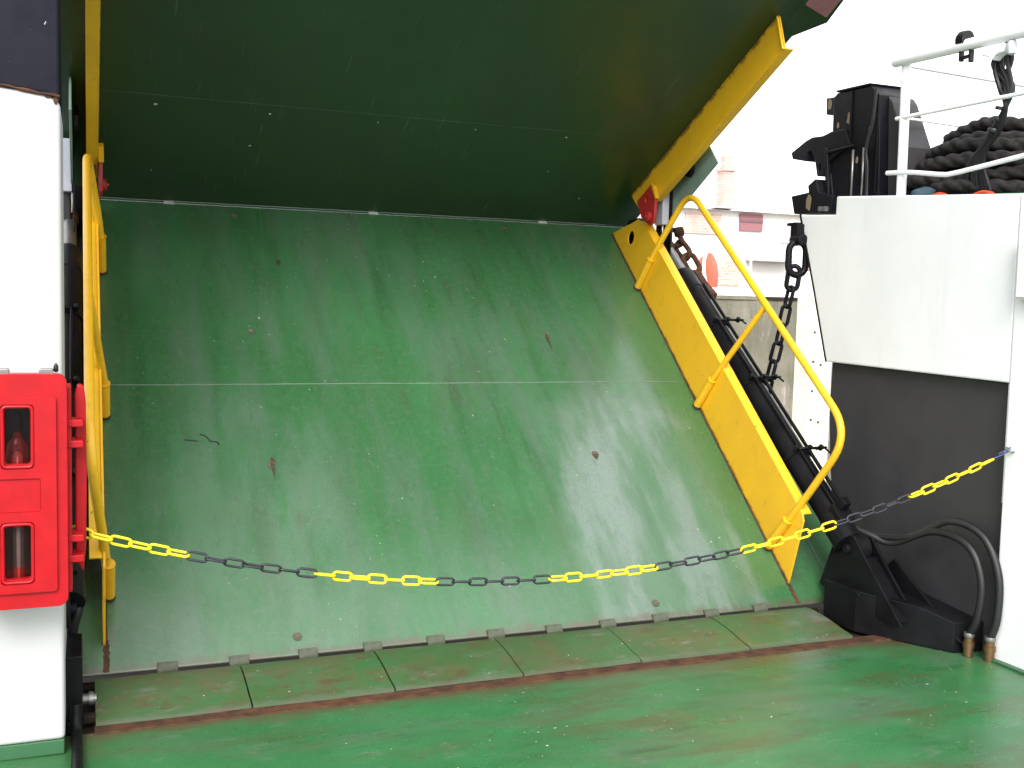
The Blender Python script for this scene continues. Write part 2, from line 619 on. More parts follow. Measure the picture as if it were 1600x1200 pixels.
def obj(name, bm, mat, parent=None, bevel=0., seg=2, loc=None, rot=None, smooth=False):
    bmesh.ops.recalc_face_normals(bm, faces=bm.faces[:])
    for e in bm.edges:
        if len(e.link_faces) == 2 and e.calc_face_angle(0) > .75:
            e.smooth = False
    me = bpy.data.meshes.new(name)
    bm.to_mesh(me)
    bm.free()
    me.materials.append(MAT[mat] if isinstance(mat, str) else mat)
    o = bpy.data.objects.new(name, me)
    COL.objects.link(o)
    if parent is not None:
        o.parent = parent
    if loc is not None:
        o.location = loc
    if rot is not None:
        o.rotation_euler = rot
    if smooth:
        for p in me.polygons:
            p.use_smooth = True
    if bevel:
        b = o.modifiers.new('bevel', 'BEVEL')
        b.width = bevel
        b.segments = seg
        b.limit_method = 'ANGLE'
        b.angle_limit = radians(40)
    return o


def tag(o, label, cat, group=None):
    o['label'] = label
    o['category'] = cat
    if group:
        o['group'] = group
    return o


def thing(name, label, cat, loc=(0, 0, 0), rot=(0, 0, 0), group=None):
    o = bpy.data.objects.new(name, None)
    o.empty_display_size = .1
    COL.objects.link(o)
    o.location = loc
    o.rotation_euler = rot
    return tag(o, label, cat, group)


def dup(o, parent, loc=None, mat=None):
    c = o.copy()
    COL.objects.link(c)
    c.parent = parent
    if mat is not None:
        c.matrix_basis = mat
    elif loc is not None:
        c.location = loc
    return c


def struct(o):
    o['kind'] = 'structure'
    return o


def box(name, x0, x1, y0, y1, z0, z1, mat, parent=None, bevel=.004):
    bm = new()
    add_box(bm, x0, x1, y0, y1, z0, z1)
    return obj(name, bm, mat, parent, bevel)


def tube(name, path, r, mat, parent=None, seg=12, closed=False):
    bm = new()
    add_tube(bm, path, r, seg, closed)
    return obj(name, bm, mat, parent)


# ------------------------------------------------------------------ dimensions found from the photograph
ZH = 0.06
A = 0.7291            # slope of the ramp
B = 0.4744            # slope of the folded outer leaf
RL = 3.234            # ramp length
RW = 3.473            # width between the coamings
CREASE = (0, RL * cos(A), ZH + RL * sin(A))


def rpt(x, s, h):     # ramp coordinates to the world
    return Vector((x, s * cos(A) - h * sin(A), ZH + s * sin(A) + h * cos(A)))


# ------------------------------------------------------------------ setting: deck, water
bm = new()
ny, nx = 60, 40
grid = [[bm.verts.new((-1.6 + 5.6 * i / nx, -9 + 8.535 * j / ny, 0.004 * mnoise.noise(Vector((i * .35, j * .3, 0))))) for i in range(nx + 1)] for j in range(ny + 1)]
for j in range(ny):
    for i in range(nx):
        bm.faces.new((grid[j][i], grid[j][i + 1], grid[j + 1][i + 1], grid[j + 1][i])).smooth = True
deck = struct(obj('deck', bm, 'deck'))
box('gutter_strip', -.05, 4.0, -.485, -.405, -.05, .006, 'rust', deck, .003)
box('sill', -1.6, 4.0, -.41, .35, -.10, -.02, 'gap', deck, 0)
bm = new()
add_prism(bm, [(-9, -.004), (-9, -2.2), (.3, -2.2), (.62, -.35), (.30, -.12), (-.5, -.12), (-.5, -.01)], 'X', -2.2, 5.8)
hull = tag(obj('ferry_hull', bm, 'black'), 'black hull of the ferry below the green deck', 'hull')
bm = new()
v = [bm.verts.new(p) for p in ((-300, -60, -1.5), (300, -60, -1.5), (300, 600, -1.5), (-300, 600, -1.5))]
bm.faces.new(v)
struct(obj('water', bm, 'water'))

# ------------------------------------------------------------------ the ramp
ramp = thing('loading_ramp', 'worn green steel loading ramp sloping up from the deck behind the chain', 'ramp',
             (0, 0, ZH), (A, 0, 0))
WING = .27
bm = new()
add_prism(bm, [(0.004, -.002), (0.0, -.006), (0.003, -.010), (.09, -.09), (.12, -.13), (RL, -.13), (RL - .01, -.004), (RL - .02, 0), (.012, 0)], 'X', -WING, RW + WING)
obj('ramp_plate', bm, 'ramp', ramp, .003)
bm = new()
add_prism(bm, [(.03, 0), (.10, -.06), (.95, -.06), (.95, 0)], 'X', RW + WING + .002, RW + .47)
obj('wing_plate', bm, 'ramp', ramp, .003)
# raised weld seam across the plate
def weld(parent, s, x0, x1, mat='weld', name='weld_seam', h=.003, gaps=()):
    bm = new()
    pts = []
    n = 70
    for i in range(n + 1):
        x = x0 + (x1 - x0) * i / n
        pts.append((x, s + .003 * mnoise.noise(Vector((x * 3, s, 0))), h * .2))
    add_tube(bm, pts, [h * (1 + .5 * mnoise.noise(Vector((p[0] * 9, 2, 1)))) for p in pts], 6)
    return obj(name, bm, mat, parent)


weld(ramp, 1.659, 0.02, 3.42)
# blind bolts / tie-down plugs in two rows
plug = None
for x in (.805, 2.635):
    for s in (.093, 1.092, 2.07, 3.12):
        if plug is None:
            bm = new()
            add_lathe(bm, [(.021, -.002), (.021, .003), (.017, .004), (.015, .002), (0.002, .002)], 18)
            plug = obj('deck_plug', bm, 'rustgreen', ramp, 0, loc=(x, s, 0))
        else:
            dup(plug, ramp, (x, s, 0))


def stain_mat():
    m = N('rust_run')
    s = m.sep()
    return m.out(m.mix(m.noise(30, 5), (.055, .036, .02), (.04, .034, .02)), .8, None, m.bump(m.noise(120, 3), .5, .002), .2)


MAT['stain'] = stain_mat()


def stain(x, s, w_, l_, seed, mat='stain'):
    """small flake of rust scale lying on the plate, ragged outline, running downhill"""
    bm = new()
    n = 26
    pts = []
    for i in range(n):
        a = 2 * pi * i / n
        k = 1 + .35 * mnoise.noise(Vector((cos(a) * 2 + seed, sin(a) * 2, seed)))
        yy = sin(a)
        ww = w_ * (1 if yy > 0 else max(.12, 1 + yy * .9))
        pts.append((x + cos(a) * ww * k, s + (yy * l_ * (.35 if yy > 0 else 1)) * k))
    add_prism(bm, pts, 'Z', -.001, .0022)
    obj('rust_patch', bm, mat, ramp)


stain(2.628, 2.045, .012, .11, 1.3)
stain(2.634, 3.115, .013, .04, 3.1)
stain(.812, 1.10, .013, .11, 5.2)
stain(1.03, 2.69, .016, .04, 8.2)
stain(.80, 2.083, .012, .012, 9.4, 'weld')
stain(2.632, 1.08, .018, .03, 4.4)
# dark squiggle scuffs
for pts in (((.39, 1.275), (.43, 1.268), (.455, 1.262)), ((.47, 1.31), (.50, 1.29), (.515, 1.262), (.545, 1.255), (.56, 1.235))):
    tube('scuff_mark', smooth_path([(x, s, .0005) for x, s in pts], 5), .0035, 'plasticblack', ramp, 6)
# pale lifted lips along the fold
for x, s in ((.42, 3.205), (1.72, 3.21), (2.95, 3.21)):
    bm = new()
    add_prism(bm, [(-.035, 0), (-.03, .02), (.025, .022), (.035, 0)], 'Z', 0, .012)
    obj('stop_tab', bm, 'scrape', ramp, .003, loc=(x, s, 0))

# hinge lugs along the foot of the ramp
lug = None
for k in range(11):
    x = .244 + .2982 * k
    if lug is None:
        bm = new()
        prof = [(.030, .001), (.027, .010), (.01, .011), (-.012, .008), (-.030, -.008), (-.050, -.030), (-.064, -.043), (-.056, -.051), (-.040, -.038), (-.020, -.014), (-.004, -.002), (.012, .001)]
        add_prism(bm, [(a_, b_) for a_, b_ in prof], 'X', -.042, .042)
        lug = obj('hinge_lug', bm, 'luggreen', ramp, .003, loc=(x, 0, 0))
    else:
        c = dup(lug, ramp, (x + random.uniform(-.004, .004), random.uniform(-.004, .004), 0))
        c.rotation_euler = (random.uniform(-.03, .03), 0, random.uniform(-.03, .03))
tube('hinge_pin', [(-.12, -.01, -.075), (RW + .15, -.01, -.075)], .022, 'gap', ramp)

# curved flap plates bridging to the deck (children of the ramp, in ramp coordinates)
inv = Matrix.Translation((0, 0, ZH)) @ Matrix.Rotation(A, 4, 'X')
inv = inv.inverted()
edges = [-.048, .537, 1.124, 1.705, 2.291, 2.881, 3.49]
prof_out = [(-.040, .058), (-.07, .062), (-.12, .0615), (-.19, .056), (-.26, .046), (-.33, .032), (-.39, .0235), (-.42, .0185)]
for i in range(6):
    bm = new()
    g = .0035
    x0, x1 = edges[i] + g, edges[i + 1] - g
    dz = random.uniform(-.002, .003)
    nxs = 8
    rows = []
    for top in (1, 0):
        rr_ = []
        for (y, z) in prof_out:
            row = []
            for k in range(nxs + 1):
                x = x0 + (x1 - x0) * k / nxs
                zz = z + dz + .003 * mnoise.noise(Vector((x * 3, y * 6, 0))) - (0 if top else .012)
                row.append(bm.verts.new(inv @ Vector((x, y + (.004 * mnoise.noise(Vector((x * 2, 3, 0))) if y < -.4 else 0), zz))))
            rr_.append(row)
        rows.append(rr_)
    T_, B_ = rows
    nr = len(prof_out)
    for a_ in range(nr - 1):
        for k in range(nxs):
            bm.faces.new((T_[a_][k], T_[a_][k + 1], T_[a_ + 1][k + 1], T_[a_ + 1][k])).smooth = True
            bm.faces.new((B_[a_][k], B_[a_ + 1][k], B_[a_ + 1][k + 1], B_[a_][k + 1])).smooth = True
        bm.faces.new((T_[a_][0], T_[a_ + 1][0], B_[a_ + 1][0], B_[a_][0]))
        bm.faces.new((T_[a_][nxs], B_[a_][nxs], B_[a_ + 1][nxs], T_[a_ + 1][nxs]))
    for k in range(nxs):
        bm.faces.new((T_[0][k], B_[0][k], B_[0][k + 1], T_[0][k + 1]))
        bm.faces.new((T_[-1][k], T_[-1][k + 1], B_[-1][k + 1], B_[-1][k]))
    obj('flap_plate', bm, 'flap', ramp)


def coaming(side):
    """yellow side plate of the ramp; side -1 = left, +1 = right"""
    x = 0 if side < 0 else RW
    out = side
    t = .010
    H = .365
    pts = [(.135, 0.0), (.30, H - .02), (.34, H), (2.83, H - .01), (2.905, H - .05), (2.93, H - .09), (3.14, 0.0)]
    bm = new()
    add_plate_holes(bm, pts, [circle(2.89, .165, .042, .05, 18)], 'X', x, x + out * t)
    pl = obj('side_coaming', bm, 'yellow', ramp, .002)
    # rounded flange folded outwards along the top
    bm = new()
    arc = []
    for k in range(7):
        a_ = pi / 2 * k / 6
        arc.append((x + out * (.03 - .03 * cos(a_)), H - .034 + .03 * sin(a_)))
    arc.append((x + out * .062, H - .004))
    inner = [(q + (0), z - .008) for q, z in arc]
    inner = [(x + out * (.03 - .022 * cos(pi / 2 * k / 6)), H - .034 + .022 * sin(pi / 2 * k / 6)) for k in range(7)] + [(x + out * .062, H - .012)]
    ring = arc + inner[::-1]
    lo = [bm.verts.new((p[0], .335, p[1] + .002)) for p in ring]
    hi = [bm.verts.new((p[0], 2.835, p[1] - .006)) for p in ring]
    bm.faces.new(lo)
    bm.faces.new(hi[::-1])
    for i in range(len(ring)):
        f = bm.faces.new((lo[i], lo[(i + 1) % len(ring)], hi[(i + 1) % len(ring)], hi[i]))
        f.smooth = True
    obj('top_flange', bm, 'yellow', pl)
    # rusty bead at the foot
    bm = new()
    pth = [(x - out * .002, .15 + 2.98 * i / 60, .003) for i in range(61)]
    add_tube(bm, pth, [.0065 * (1 + .6 * mnoise.noise(Vector((i * .8, side, 0)))) for i in range(61)], 6)
    obj('foot_weld', bm, 'rust', pl)
    bm = new()
    ed = [(.004 + .016 * mnoise.noise(Vector((k * .7, side, 2)))) for k in range(14)]
    outl = [(x - out * .012 + ed[k] * .6, .01 + .15 * k / 13) for k in range(14)] + [(x + out * .012 + ed[k] * .6, .01 + .15 * k / 13) for k in range(13, -1, -1)]
    add_prism(bm, outl, 'Z', -.001, .0022)
    obj('foot_rust', bm, 'rust', pl)
    return pl


def handrail(side):
    x = 0 if side < 0 else RW
    o = side
    hx = x + o * .058       # rail stands outboard of the plate
    ix = x - o * .019       # sleeves on the inner face
    r = .020
    t = bpy.data.objects.new('handrail', None)
    bm = new()
    path = fillet([(ix, 2.54, .06), (ix + o * .01, 2.545, .32), (hx, 2.575, .82), (hx, .43, .90), (ix + o * .03, .385, .45), (ix, .37, .08)], [.1, .16, .20, .1], 10)
    add_tube(bm, path, r, 14)
    rail = obj('handrail', bm, 'yellow', ramp)
    tube('rail_post', [(ix, 1.44, .03), (ix + o * .006, 1.44, .26), (hx, 1.435, .855)], .018, 'yellow', rail, 12)
    for s_, l_ in ((2.54, .25), (1.44, .23), (.375, .24)):
        bm = new()
        add_tube(bm, [(ix, s_, .012), (ix + o * .004, s_, .012 + l_)], .0255, 14, caps=True)
        obj('rail_sleeve', bm, 'yellow', rail)
        bm = new()
        add_tube(bm, [(ix + o * .004, s_, .012 + l_ - .006), (ix + o * .004, s_, .012 + l_ + .004)], .0272, 14)
        obj('sleeve_weld', bm, 'yellowrusty', rail)
        bm = new()
        add_tube(bm, [(ix, s_, .004), (ix, s_, .02)], .028, 14)
        obj('sleeve_weld', bm, 'rust', rail)
    return rail


for xg in (RW + .075, -.135):
    bm = new()
    add_prism(bm, [(.36, .001), (.44, .17), (.60, .20), (3.02, .24), (3.12, .14), (3.12, .001)], 'X', xg, xg + .06)
    obj('side_girder', bm, 'black', ramp, .004)
for sd_ in (-1, 1):
    coaming(sd_)
    handrail(sd_)

# ------------------------------------------------------------------ folded outer leaf
leaf = thing('ramp_outer_leaf', 'dark green outer leaf of the ramp folded back overhead', 'ramp leaf', CREASE, (pi - B, 0, 0))
bm = new()
e1, e2 = .185, .325
LL = 2.95
pts = [(-e1, 0.004), (RW + e1, 0.004), (RW + e1, 2.11), (RW + e2, 2.25), (RW + e2 - .02, 2.45), (RW + e2 - .10, LL), (-e2 + .10, LL), (-e2 + .02, 2.45), (-e2, 2.25), (-e1, 2.11)]
add_prism(bm, pts, 'Z', 0, -.11)
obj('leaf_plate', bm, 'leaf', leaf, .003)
weld(leaf, 1.06, .02, 3.4, 'leaf', h=.0009)
tube('fold_hinge', [(-.2, -.01, -.055), (RW + .2, -.01, -.055)], .052, 'green', leaf, 16)
bm = new()
add_tube(bm, [(x * .05, .010 + .004 * mnoise.noise(Vector((x * .4, 0, 0))), .002) for x in range(0, 70)], .0028, 6)
obj('fold_bead', bm, 'weld', leaf)
# scattered white paint chips on the underside
chip = None
for (x, s) in ((.29, .98), (.90, .98), (1.52, .99), (2.12, 1.0), (2.72, 1.0), (.30, .34), (.83, .66), (3.1, .33), (2.75, .62)):
    if chip is None:
        bm = new()
        add_prism(bm, [(-.010, -.004), (.002, -.007), (.011, .001), (.003, .006), (-.006, .005)], 'Z', -.001, .002)
        chip = obj('paint_chip', bm, 'label', leaf, loc=(x, s, 0))
    else:
        c = dup(chip, leaf, (x, s, 0))
        c.rotation_euler = (0, 0, random.uniform(0, 6))
        c.scale = [random.uniform(.4, .75)] * 3


def leaf_coaming(side):
    x = 0 if side < 0 else RW
    o = side
    H = .20
    bm = new()
    add_prism(bm, [(.40, .001), (2.255, .001), (2.225, H), (.66, H), (.655, .165), (.47, .165)], 'X', x, x + o * .009)
    c = obj('leaf_coaming', bm, 'yellow', leaf, .0015)
    bm = new()
    add_prism(bm, [(.66, H + .001), (2.225, H + .001), (2.225, H - .008), (.66, H - .008)], 'X', x + o * .0095, x + o * .06)
    obj('edge_flange', bm, 'yellow', c, .002)
    bm = new()
    add_prism(bm, [(2.2555, .002), (2.2255, H + .002), (2.216, H + .002), (2.246, .002)], 'X', x + o * -.004, x - o * .016)
    obj('end_flange', bm, 'yellow', c, .002)
    bm = new()
    add_tube(bm, [(x - o * .002, .42 + 1.82 * i / 40, .003) for i in range(41)], [.005 * (1 + .5 * mnoise.noise(Vector((i, 1, side)))) for i in range(41)], 6)
    obj('foot_weld', bm, 'yellow', c)
    # red locking bracket at the fold
    bm = new()
    add_plate_holes(bm, [(.49, .10), (.70, .10), (.715, .215), (.66, .31), (.625, .345), (.575, .345), (.545, .30), (.50, .235)],
                    [circle(.612, .165, .022, .022, 12)], 'X', x - o * .004, x - o * .024)
    r = obj('lock_bracket', bm, 'redpaint', leaf, .003)
    bm = new()
    add_lathe(bm, [(.034, 0), (.034, .018), (.028, .024), (.012, .025), (.012, .034), (.002, .036)], 18, (x - o * .022, .598, .285), (-o, 0, 0))
    obj('pivot_boss', bm, 'redpaint', r)
    bm = new()
    add_prism(bm, [(.705, .085), (.735, .13), (.735, .225), (.72, .225)], 'X', x - o * .002, x - o * .03)
    obj('bracket_stop', bm, 'yellowrusty', leaf, .002)
    # grey-green gusset wing and black lifting eye
    bm = new()
    add_prism(bm, [(1.15, .002), (1.202, .092), (1.252, .278), (.863, .298), (.52, .30), (.42, .15), (.42, .002)], 'X', x + o * .127, x + o * .139)
    obj('gusset', bm, 'teal', leaf, .002)
    bm = new()
    add_plate_holes(bm, [(.86, .08), (1.02, .08), (1.03, .15), (1.0, .195), (.96, .20), (.92, .16)], [circle(.985, .165, .012, .012, 10)], 'X', x + o * .095, x + o * .118)
    obj('lifting_eye', bm, 'black', leaf, .002)


for sd_ in (-1, 1):
    leaf_coaming(sd_)

# maroon patch of primer on the outer corner
bm = new()
add_prism(bm, [(RW + .10, 2.36), (RW + .29, 2.29), (RW + .28, 2.5), (RW + .09, 2.56)], 'Z', -.001, .003)
obj('primer_patch', bm, 'maroon', leaf)

# ------------------------------------------------------------------ hydraulic cylinders beside the ramp
def cylinder(side):
    mir = (lambda x: x) if side > 0 else (lambda x: RW - x)
    lab = 'black hydraulic cylinder lying along the right coaming of the ramp' if side > 0 else \
        'black hydraulic cylinder seen between the white pillar and the left coaming'
    X = 3.655 if side > 0 else -.155
    p0 = Vector((X, -.18, .40))
    p1 = Vector((X, 1.90, 2.06))
    t = thing('hydraulic_cylinder', lab, 'hydraulic cylinder', p0, (0, 0, 0), 'ramp lifting cylinders')
    d = (p1 - p0)
    Lc = d.length
    d.normalize()
    up = Vector((1, 0, 0)).cross(d) if True else None
    out = Vector((1 if side > 0 else -1, 0, 0))
    n = d.cross(Vector((1, 0, 0))).normalized()
    if n.z < 0:
        n = -n
    Z = Vector((0, 0, 0))
    bm = new()
    add_lathe(bm, [(.02, .02), (.078, .03), (.078, .20), (.070, .205), (.070, Lc * .80), (.075, Lc * .80 + .004), (.075, Lc * .855), (.062, Lc * .875), (.03, Lc * .88)], 28, Z, d)
    obj('barrel', bm, 'black', t)
    bm = new()
    add_lathe(bm, [(.046, Lc * .875), (.046, Lc * .985), (.05, Lc * .99), (.05, Lc * 1.0)], 24, Z, d)
    obj('rod', bm, 'steelgrey', t)
    bm = new()
    add_lathe(bm, [(.052, Lc * .972), (.058, Lc * .978), (.058, Lc * 1.0), (.03, Lc * 1.03)], 24, Z, d)
    obj('rod_eye', bm, 'rust', t)
    # feed pipe on the upper side with clamps
    off = n * .080 + out * .040
    off2 = n * .082 - out * .02
    bm = new()
    add_tube(bm, [off + d * (Lc * .80), off + d * .24], .011, 10)
    obj('feed_pipe', bm, 'black', t)
    bm = new()
    add_tube(bm, [off2 + d * (Lc * .66), off2 + d * .18], .008, 10)
    obj('feed_pipe', bm, 'black', t)
    for f in (.24, .46, .66):
        c = d * (Lc * f)
        bm = new()
        add_lathe(bm, [(.0725, -.018), (.0785, -.016), (.0785, .016), (.0725, .018)], 24, c, d)
        cl = obj('pipe_clamp', bm, 'black', t)
        bm = new()
        q = c + n * .086
        add_tube(bm, [q - out * .06, q + out * .16], .0085, 8)
        add_tube(bm, [q + out * .15 - n * .002, q + out * .15 + n * .012 - d * .05], .006, 8)
        obj('clamp_bolt', bm, 'black', cl)
        for a_ in (-.045, .045, .12):
            bm = new()
            add_lathe(bm, [(.015, -.012), (.015, .016), (.008, .018)], 6, q + out * a_, n)
            obj('clamp_nut', bm, 'black', cl)
    # head block with port fittings
    bm = new()
    c = d * .17
    M3 = Matrix((out, d, n)).transposed()
    vs_ = add_box(bm, -.05, .05, -.055, .055, -.02, .095)
    for v_ in vs_:
        v_.co = c + M3 @ v_.co
    obj('port_block', bm, 'black', t, .006)
    bm = new()
    c2 = d * .20 + n * .12
    vs_ = add_box(bm, -.022, .022, -.025, .025, -.03, .03)
    for v_ in vs_:
        v_.co = c2 + M3 @ v_.co
    obj('valve_block', bm, 'blackworn', t, .004)
    # clevis eye and pin
    bm = new()
    add_lathe(bm, [(.07, -.022), (.075, -.018), (.075, .068), (.07, .072)], 24, d * 0.0, out)
    obj('clevis_eye', bm, 'black', t)
    bm = new()
    add_lathe(bm, [(.022, -.045), (.026, -.041), (.026, .105), (.022, .11)], 18, Z, out)
    obj('clevis_pin', bm, 'blackworn', t)
    return t


cr = cylinder(1)
cl_ = cylinder(-1)

# grey link posts between leaf and cylinder heads
for side in (-1, 1):
    mir = (lambda x: x) if side > 0 else (lambda x: RW - x)
    t = thing('fold_actuator', 'pale grey boxed fold actuator beside the %s end of the fold' % ('right' if side > 0 else 'left'), 'actuator', (mir(3.64), 1.9, 1.95), (0, 0, 0), 'fold actuators')
    def lb(name, x0, x1, y0, y1, z0, z1, mat, parent=t, bev=.004):
        xa, xb = sorted((mir(x0) - t.location.x, mir(x1) - t.location.x))
        return box(name, xa, xb, y0, y1, z0, z1, mat, parent, bev)
    hx_ = 0 if side > 0 else .065
    lb('housing', 3.540 + hx_, 3.590 + hx_, -.17, -.06, .235, .52, 'grey')
    lb('side_bar', 3.5905, 3.5985, -.20, -.10, .02, .47, 'black')
    lb('guide', 3.615, 3.665, -.10, .05, .02, .40, 'charcoal')
    bm = new()
    add_lathe(bm, [(.010, .04), (.010, .24)], 12, (mir(3.61) - t.location.x, -.055, 0), (0, 0, 1))
    obj('actuator_rod', bm, 'chrome', t)
    lb('lower_lug', 3.60, 3.66, -.045, .02, .06, .14, 'grey')

# ------------------------------------------------------------------ right bulwark and mooring platform
bw = thing('bulwark', 'white bulwark box with black recessed lower side on the right', 'bulwark', (3.94, -.9, 0))
def W(p):
    return (p[0] - 0, p[1])
OX, OY = 3.94, -.9
def bprism(name, pts, x0, x1, mat, bev=.006):
    bm = new()
    add_prism(bm, [(y - OY, z) for y, z in pts], 'X', x0 - OX, x1 - OX)
    return obj(name, bm, mat, bw, bev)
# upper white side panel (raked front edge), then the recessed black side, the near white wall
bprism('upper_panel', [(-.872, 1.322), (.462, 1.34), (.60, 1.75), (.765, 2.207), (.44, 2.188), (.437, 2.292), (-.872, 2.20)], 3.94, 4.02, 'white', .008)
bprism('recessed_panel', [(-.88, -.02), (.26, -.02), (.40, .45), (.452, .83), (.47, 1.05), (.463, 1.336), (-.88, 1.318)], 3.985, 4.6, 'charcoal')
bprism('platform_core', [(-.865, 1.345), (.44, 1.36), (.55, 1.75), (.41, 2.18), (-.865, 2.17)], 4.022, 5.5, 'white')
bprism('inner_wall', [(-3.6, 0.0), (-.876, 0.0), (-.876, 2.20), (-3.6, 2.05)], 3.935, 4.35, 'white', .008)
bprism('end_post', [(-.8755, .75), (-.855, .75), (-.855, 1.32), (-.8755, 1.32)], 3.955, 4.02, 'white', .003)
bprism('shadow_notch', [(-.8755, .18), (-.86, .18), (-.86, .745), (-.8755, .745)], 3.975, 4.02, 'grey', .003)  # grey strip painted in for the shadow notch at the wall end
bprism('platform_top', [(-3.6, 2.06), (-.87, 2.2015), (.41, 2.275), (.41, 2.285), (-.87, 2.212), (-3.6, 2.07)], 4.03, 5.5, 'green', .002)
bprism('bow_face', [(.47, 1.05), (.478, 1.34), (.61, 1.75), (.775, 2.205), (.76, 2.205), (.595, 1.75), (.464, 1.345)], 4.025, 5.5, 'white', .003)
bprism('edge_strip', [(.463, 1.341), (.602, 1.751), (.768, 2.212), (.776, 2.209), (.609, 1.748), (.470, 1.338)], 3.938, 3.951, 'black', .001)
# small kerb return at the deck
bprism('kerb', [(-3.6, 0.0), (-.89, 0.0), (-.89, .012), (-3.6, .02)], 3.90, 3.936, 'green', .003)

# ------------------------------------------------------------------ black cylinder foot bracket and hoses
def foot_bracket(side):
    mir = (lambda x: x) if side > 0 else (lambda x: RW - x)
    lab = 'black welded foot bracket under the right cylinder, beside the bulwark' if side > 0 else 'black foot bracket under the left cylinder, half hidden by the pillar'
    t = thing('cylinder_foot', lab, 'bracket', (mir(3.72), -.4, 0), (0, 0, 0), 'cylinder feet')
    ox = t.location.x
    def poly(name, pts_, z0, z1, mat='black', bev=.004):
        bm = new()
        add_prism(bm, [(mir(x) - ox, y + .4) for x, y in pts_], 'Z', z0, z1)
        return obj(name, bm, mat, t, bev)
    # skewed base box with a sloping top
    bm = new()
    base = [(3.57, -.08), (3.58, -.32), (3.735, -.60), (3.82, -.745), (3.978, -.77), (3.978, -.03)]
    topz = [.215, .215, .195, .15, .15, .215]
    if side < 0:
        base = [(3.60, .12), (3.60, -.10), (3.70, -.10), (3.75, -.10), (3.85, -.10), (3.85, .12)]
    lo = [bm.verts.new((mir(x) - ox, y + .4, .001)) for x, y in base]
    hi = [bm.verts.new((mir(x) - ox, y + .4, z)) for (x, y), z in zip(base, topz)]
    n = len(base)
    bm.faces.new(lo)
    bm.faces.new((hi[0], hi[1], hi[5]))
    bm.faces.new((hi[1], hi[2], hi[5]))
    bm.faces.new((hi[2], hi[4], hi[5]))
    bm.faces.new((hi[2], hi[3], hi[4]))
    for i in range(n):
        bm.faces.new((lo[i], lo[(i + 1) % n], hi[(i + 1) % n], hi[i]))
    obj('base_box', bm, 'black', t, .004)
    bm = new()
    add_prism(bm, [(-.10 + .4, .206), (-.33 + .4, .206), (-.345 + .4, .19), (-.10 + .4, .19)], 'X', mir(3.578) - ox, mir(3.70) - ox)
    obj('bright_edge', bm, 'blackworn', t, .002)
    # cheek plates carrying the clevis pin
    if side < 0:
        return t
    bm = new()
    add_prism(bm, [(.03 + .4, .16), (-.06 + .4, .33), (-.12 + .4, .36), (-.28 + .4, .37), (-.56 + .4, .11), (-.2 + .4, .10)], 'X', 3.645 - ox, 3.734 - ox)
    obj('core_block', bm, 'black', t, .004)
    for x in (3.63, 3.735):
        bm = new()
        add_plate_holes(bm, [(.04 + .4, .16), (-.06 + .4, .40), (-.14 + .4, .475), (-.22 + .4, .475), (-.29 + .4, .40), (-.60 + .4, .10), (-.2 + .4, .10)], [circle(-.18 + .4, .40, .034, .034, 16)], 'X', mir(x) - ox, mir(x) - ox + .014)
        obj('cheek_plate', bm, 'black', t, .003)
    bm = new()
    add_prism(bm, [(-.10 + .4, .18), (-.30 + .4, .36), (-.78 + .4, .06), (-.4 + .4, .05)], 'X', mir(3.83) - ox, mir(3.845) - ox)
    obj('web_plate', bm, 'black', t, .003)
    return t


foot_bracket(1)
foot_bracket(-1)
for i, pts in enumerate((
        ((3.70, -.10, .50), (3.74, -.20, .475), (3.80, -.32, .45), (3.84, -.55, .555), (3.86, -.76, .53), (3.87, -.845, .38), (3.865, -.84, .20), (3.86, -.80, .10)),
        ((3.76, -.18, .46), (3.82, -.42, .50), (3.87, -.62, .62), (3.905, -.80, .585), (3.92, -.895, .42), (3.915, -.91, .22), (3.905, -.885, .10)))):
    t = thing('hydraulic_hose', ['black wrapped hydraulic hose arching low in front of the recess', 'black wrapped hydraulic hose arching higher, nearest the white wall'][i], 'hose', pts[-1], (0, 0, 0), 'hoses to the right cylinder')
    b0 = Vector(pts[-1])
    tube('hose', [p - b0 for p in smooth_path(pts, 10)], .0185, 'hose', t, 14)
    bm = new()
    add_lathe(bm, [(.024, -.098), (.024, -.055), (.028, -.054), (.028, -.03), (.022, -.028), (.022, -.006)], 12, (0, 0, 0), (0, 0, 1))
    obj('crimp_fitting', bm, 'brass', t)
    bm = new()
    add_lathe(bm, [(.0245, -.004), (.0255, 0), (.0255, .012), (.0245, .016)], 14, (0, 0, 0), (0, 0, 1))
    obj('hose_band', bm, 'steelgrey', t)

# ------------------------------------------------------------------ black latch hook on the bulwark
hk = thing('securing_hook', 'black worn securing hook housing standing on the bulwark end', 'hook', (4.02, .3, 2.2))
HY, HZ = .3, 2.2
def hpr(name, pts, x0, x1, mat='blackworn', bev=.006, holes=None, parent=None):
    bm = new()
    q = [(y - HY, z - HZ) for y, z in pts]
    if holes:
        add_plate_holes(bm, q, [[(y - HY, z - HZ) for y, z in h] for h in holes], 'X', x0 - 4.02, x1 - 4.02)
    else:
        add_prism(bm, q, 'X', x0 - 4.02, x1 - 4.02)
    return obj(name, bm, mat, parent or hk, bev)
hpr('housing', [(.64, 2.31), (.632, 2.685), (.635, 2.89), (.60, 2.912), (.46, 2.905), (.315, 2.905), (.235, 2.84), (.205, 2.27), (.52, 2.29)], 4.04, 4.26)
hpr('top_lip', [(.728, 2.905), (.722, 2.805), (.636, 2.79), (.636, 2.89), (.66, 2.90)], 4.06, 4.12)
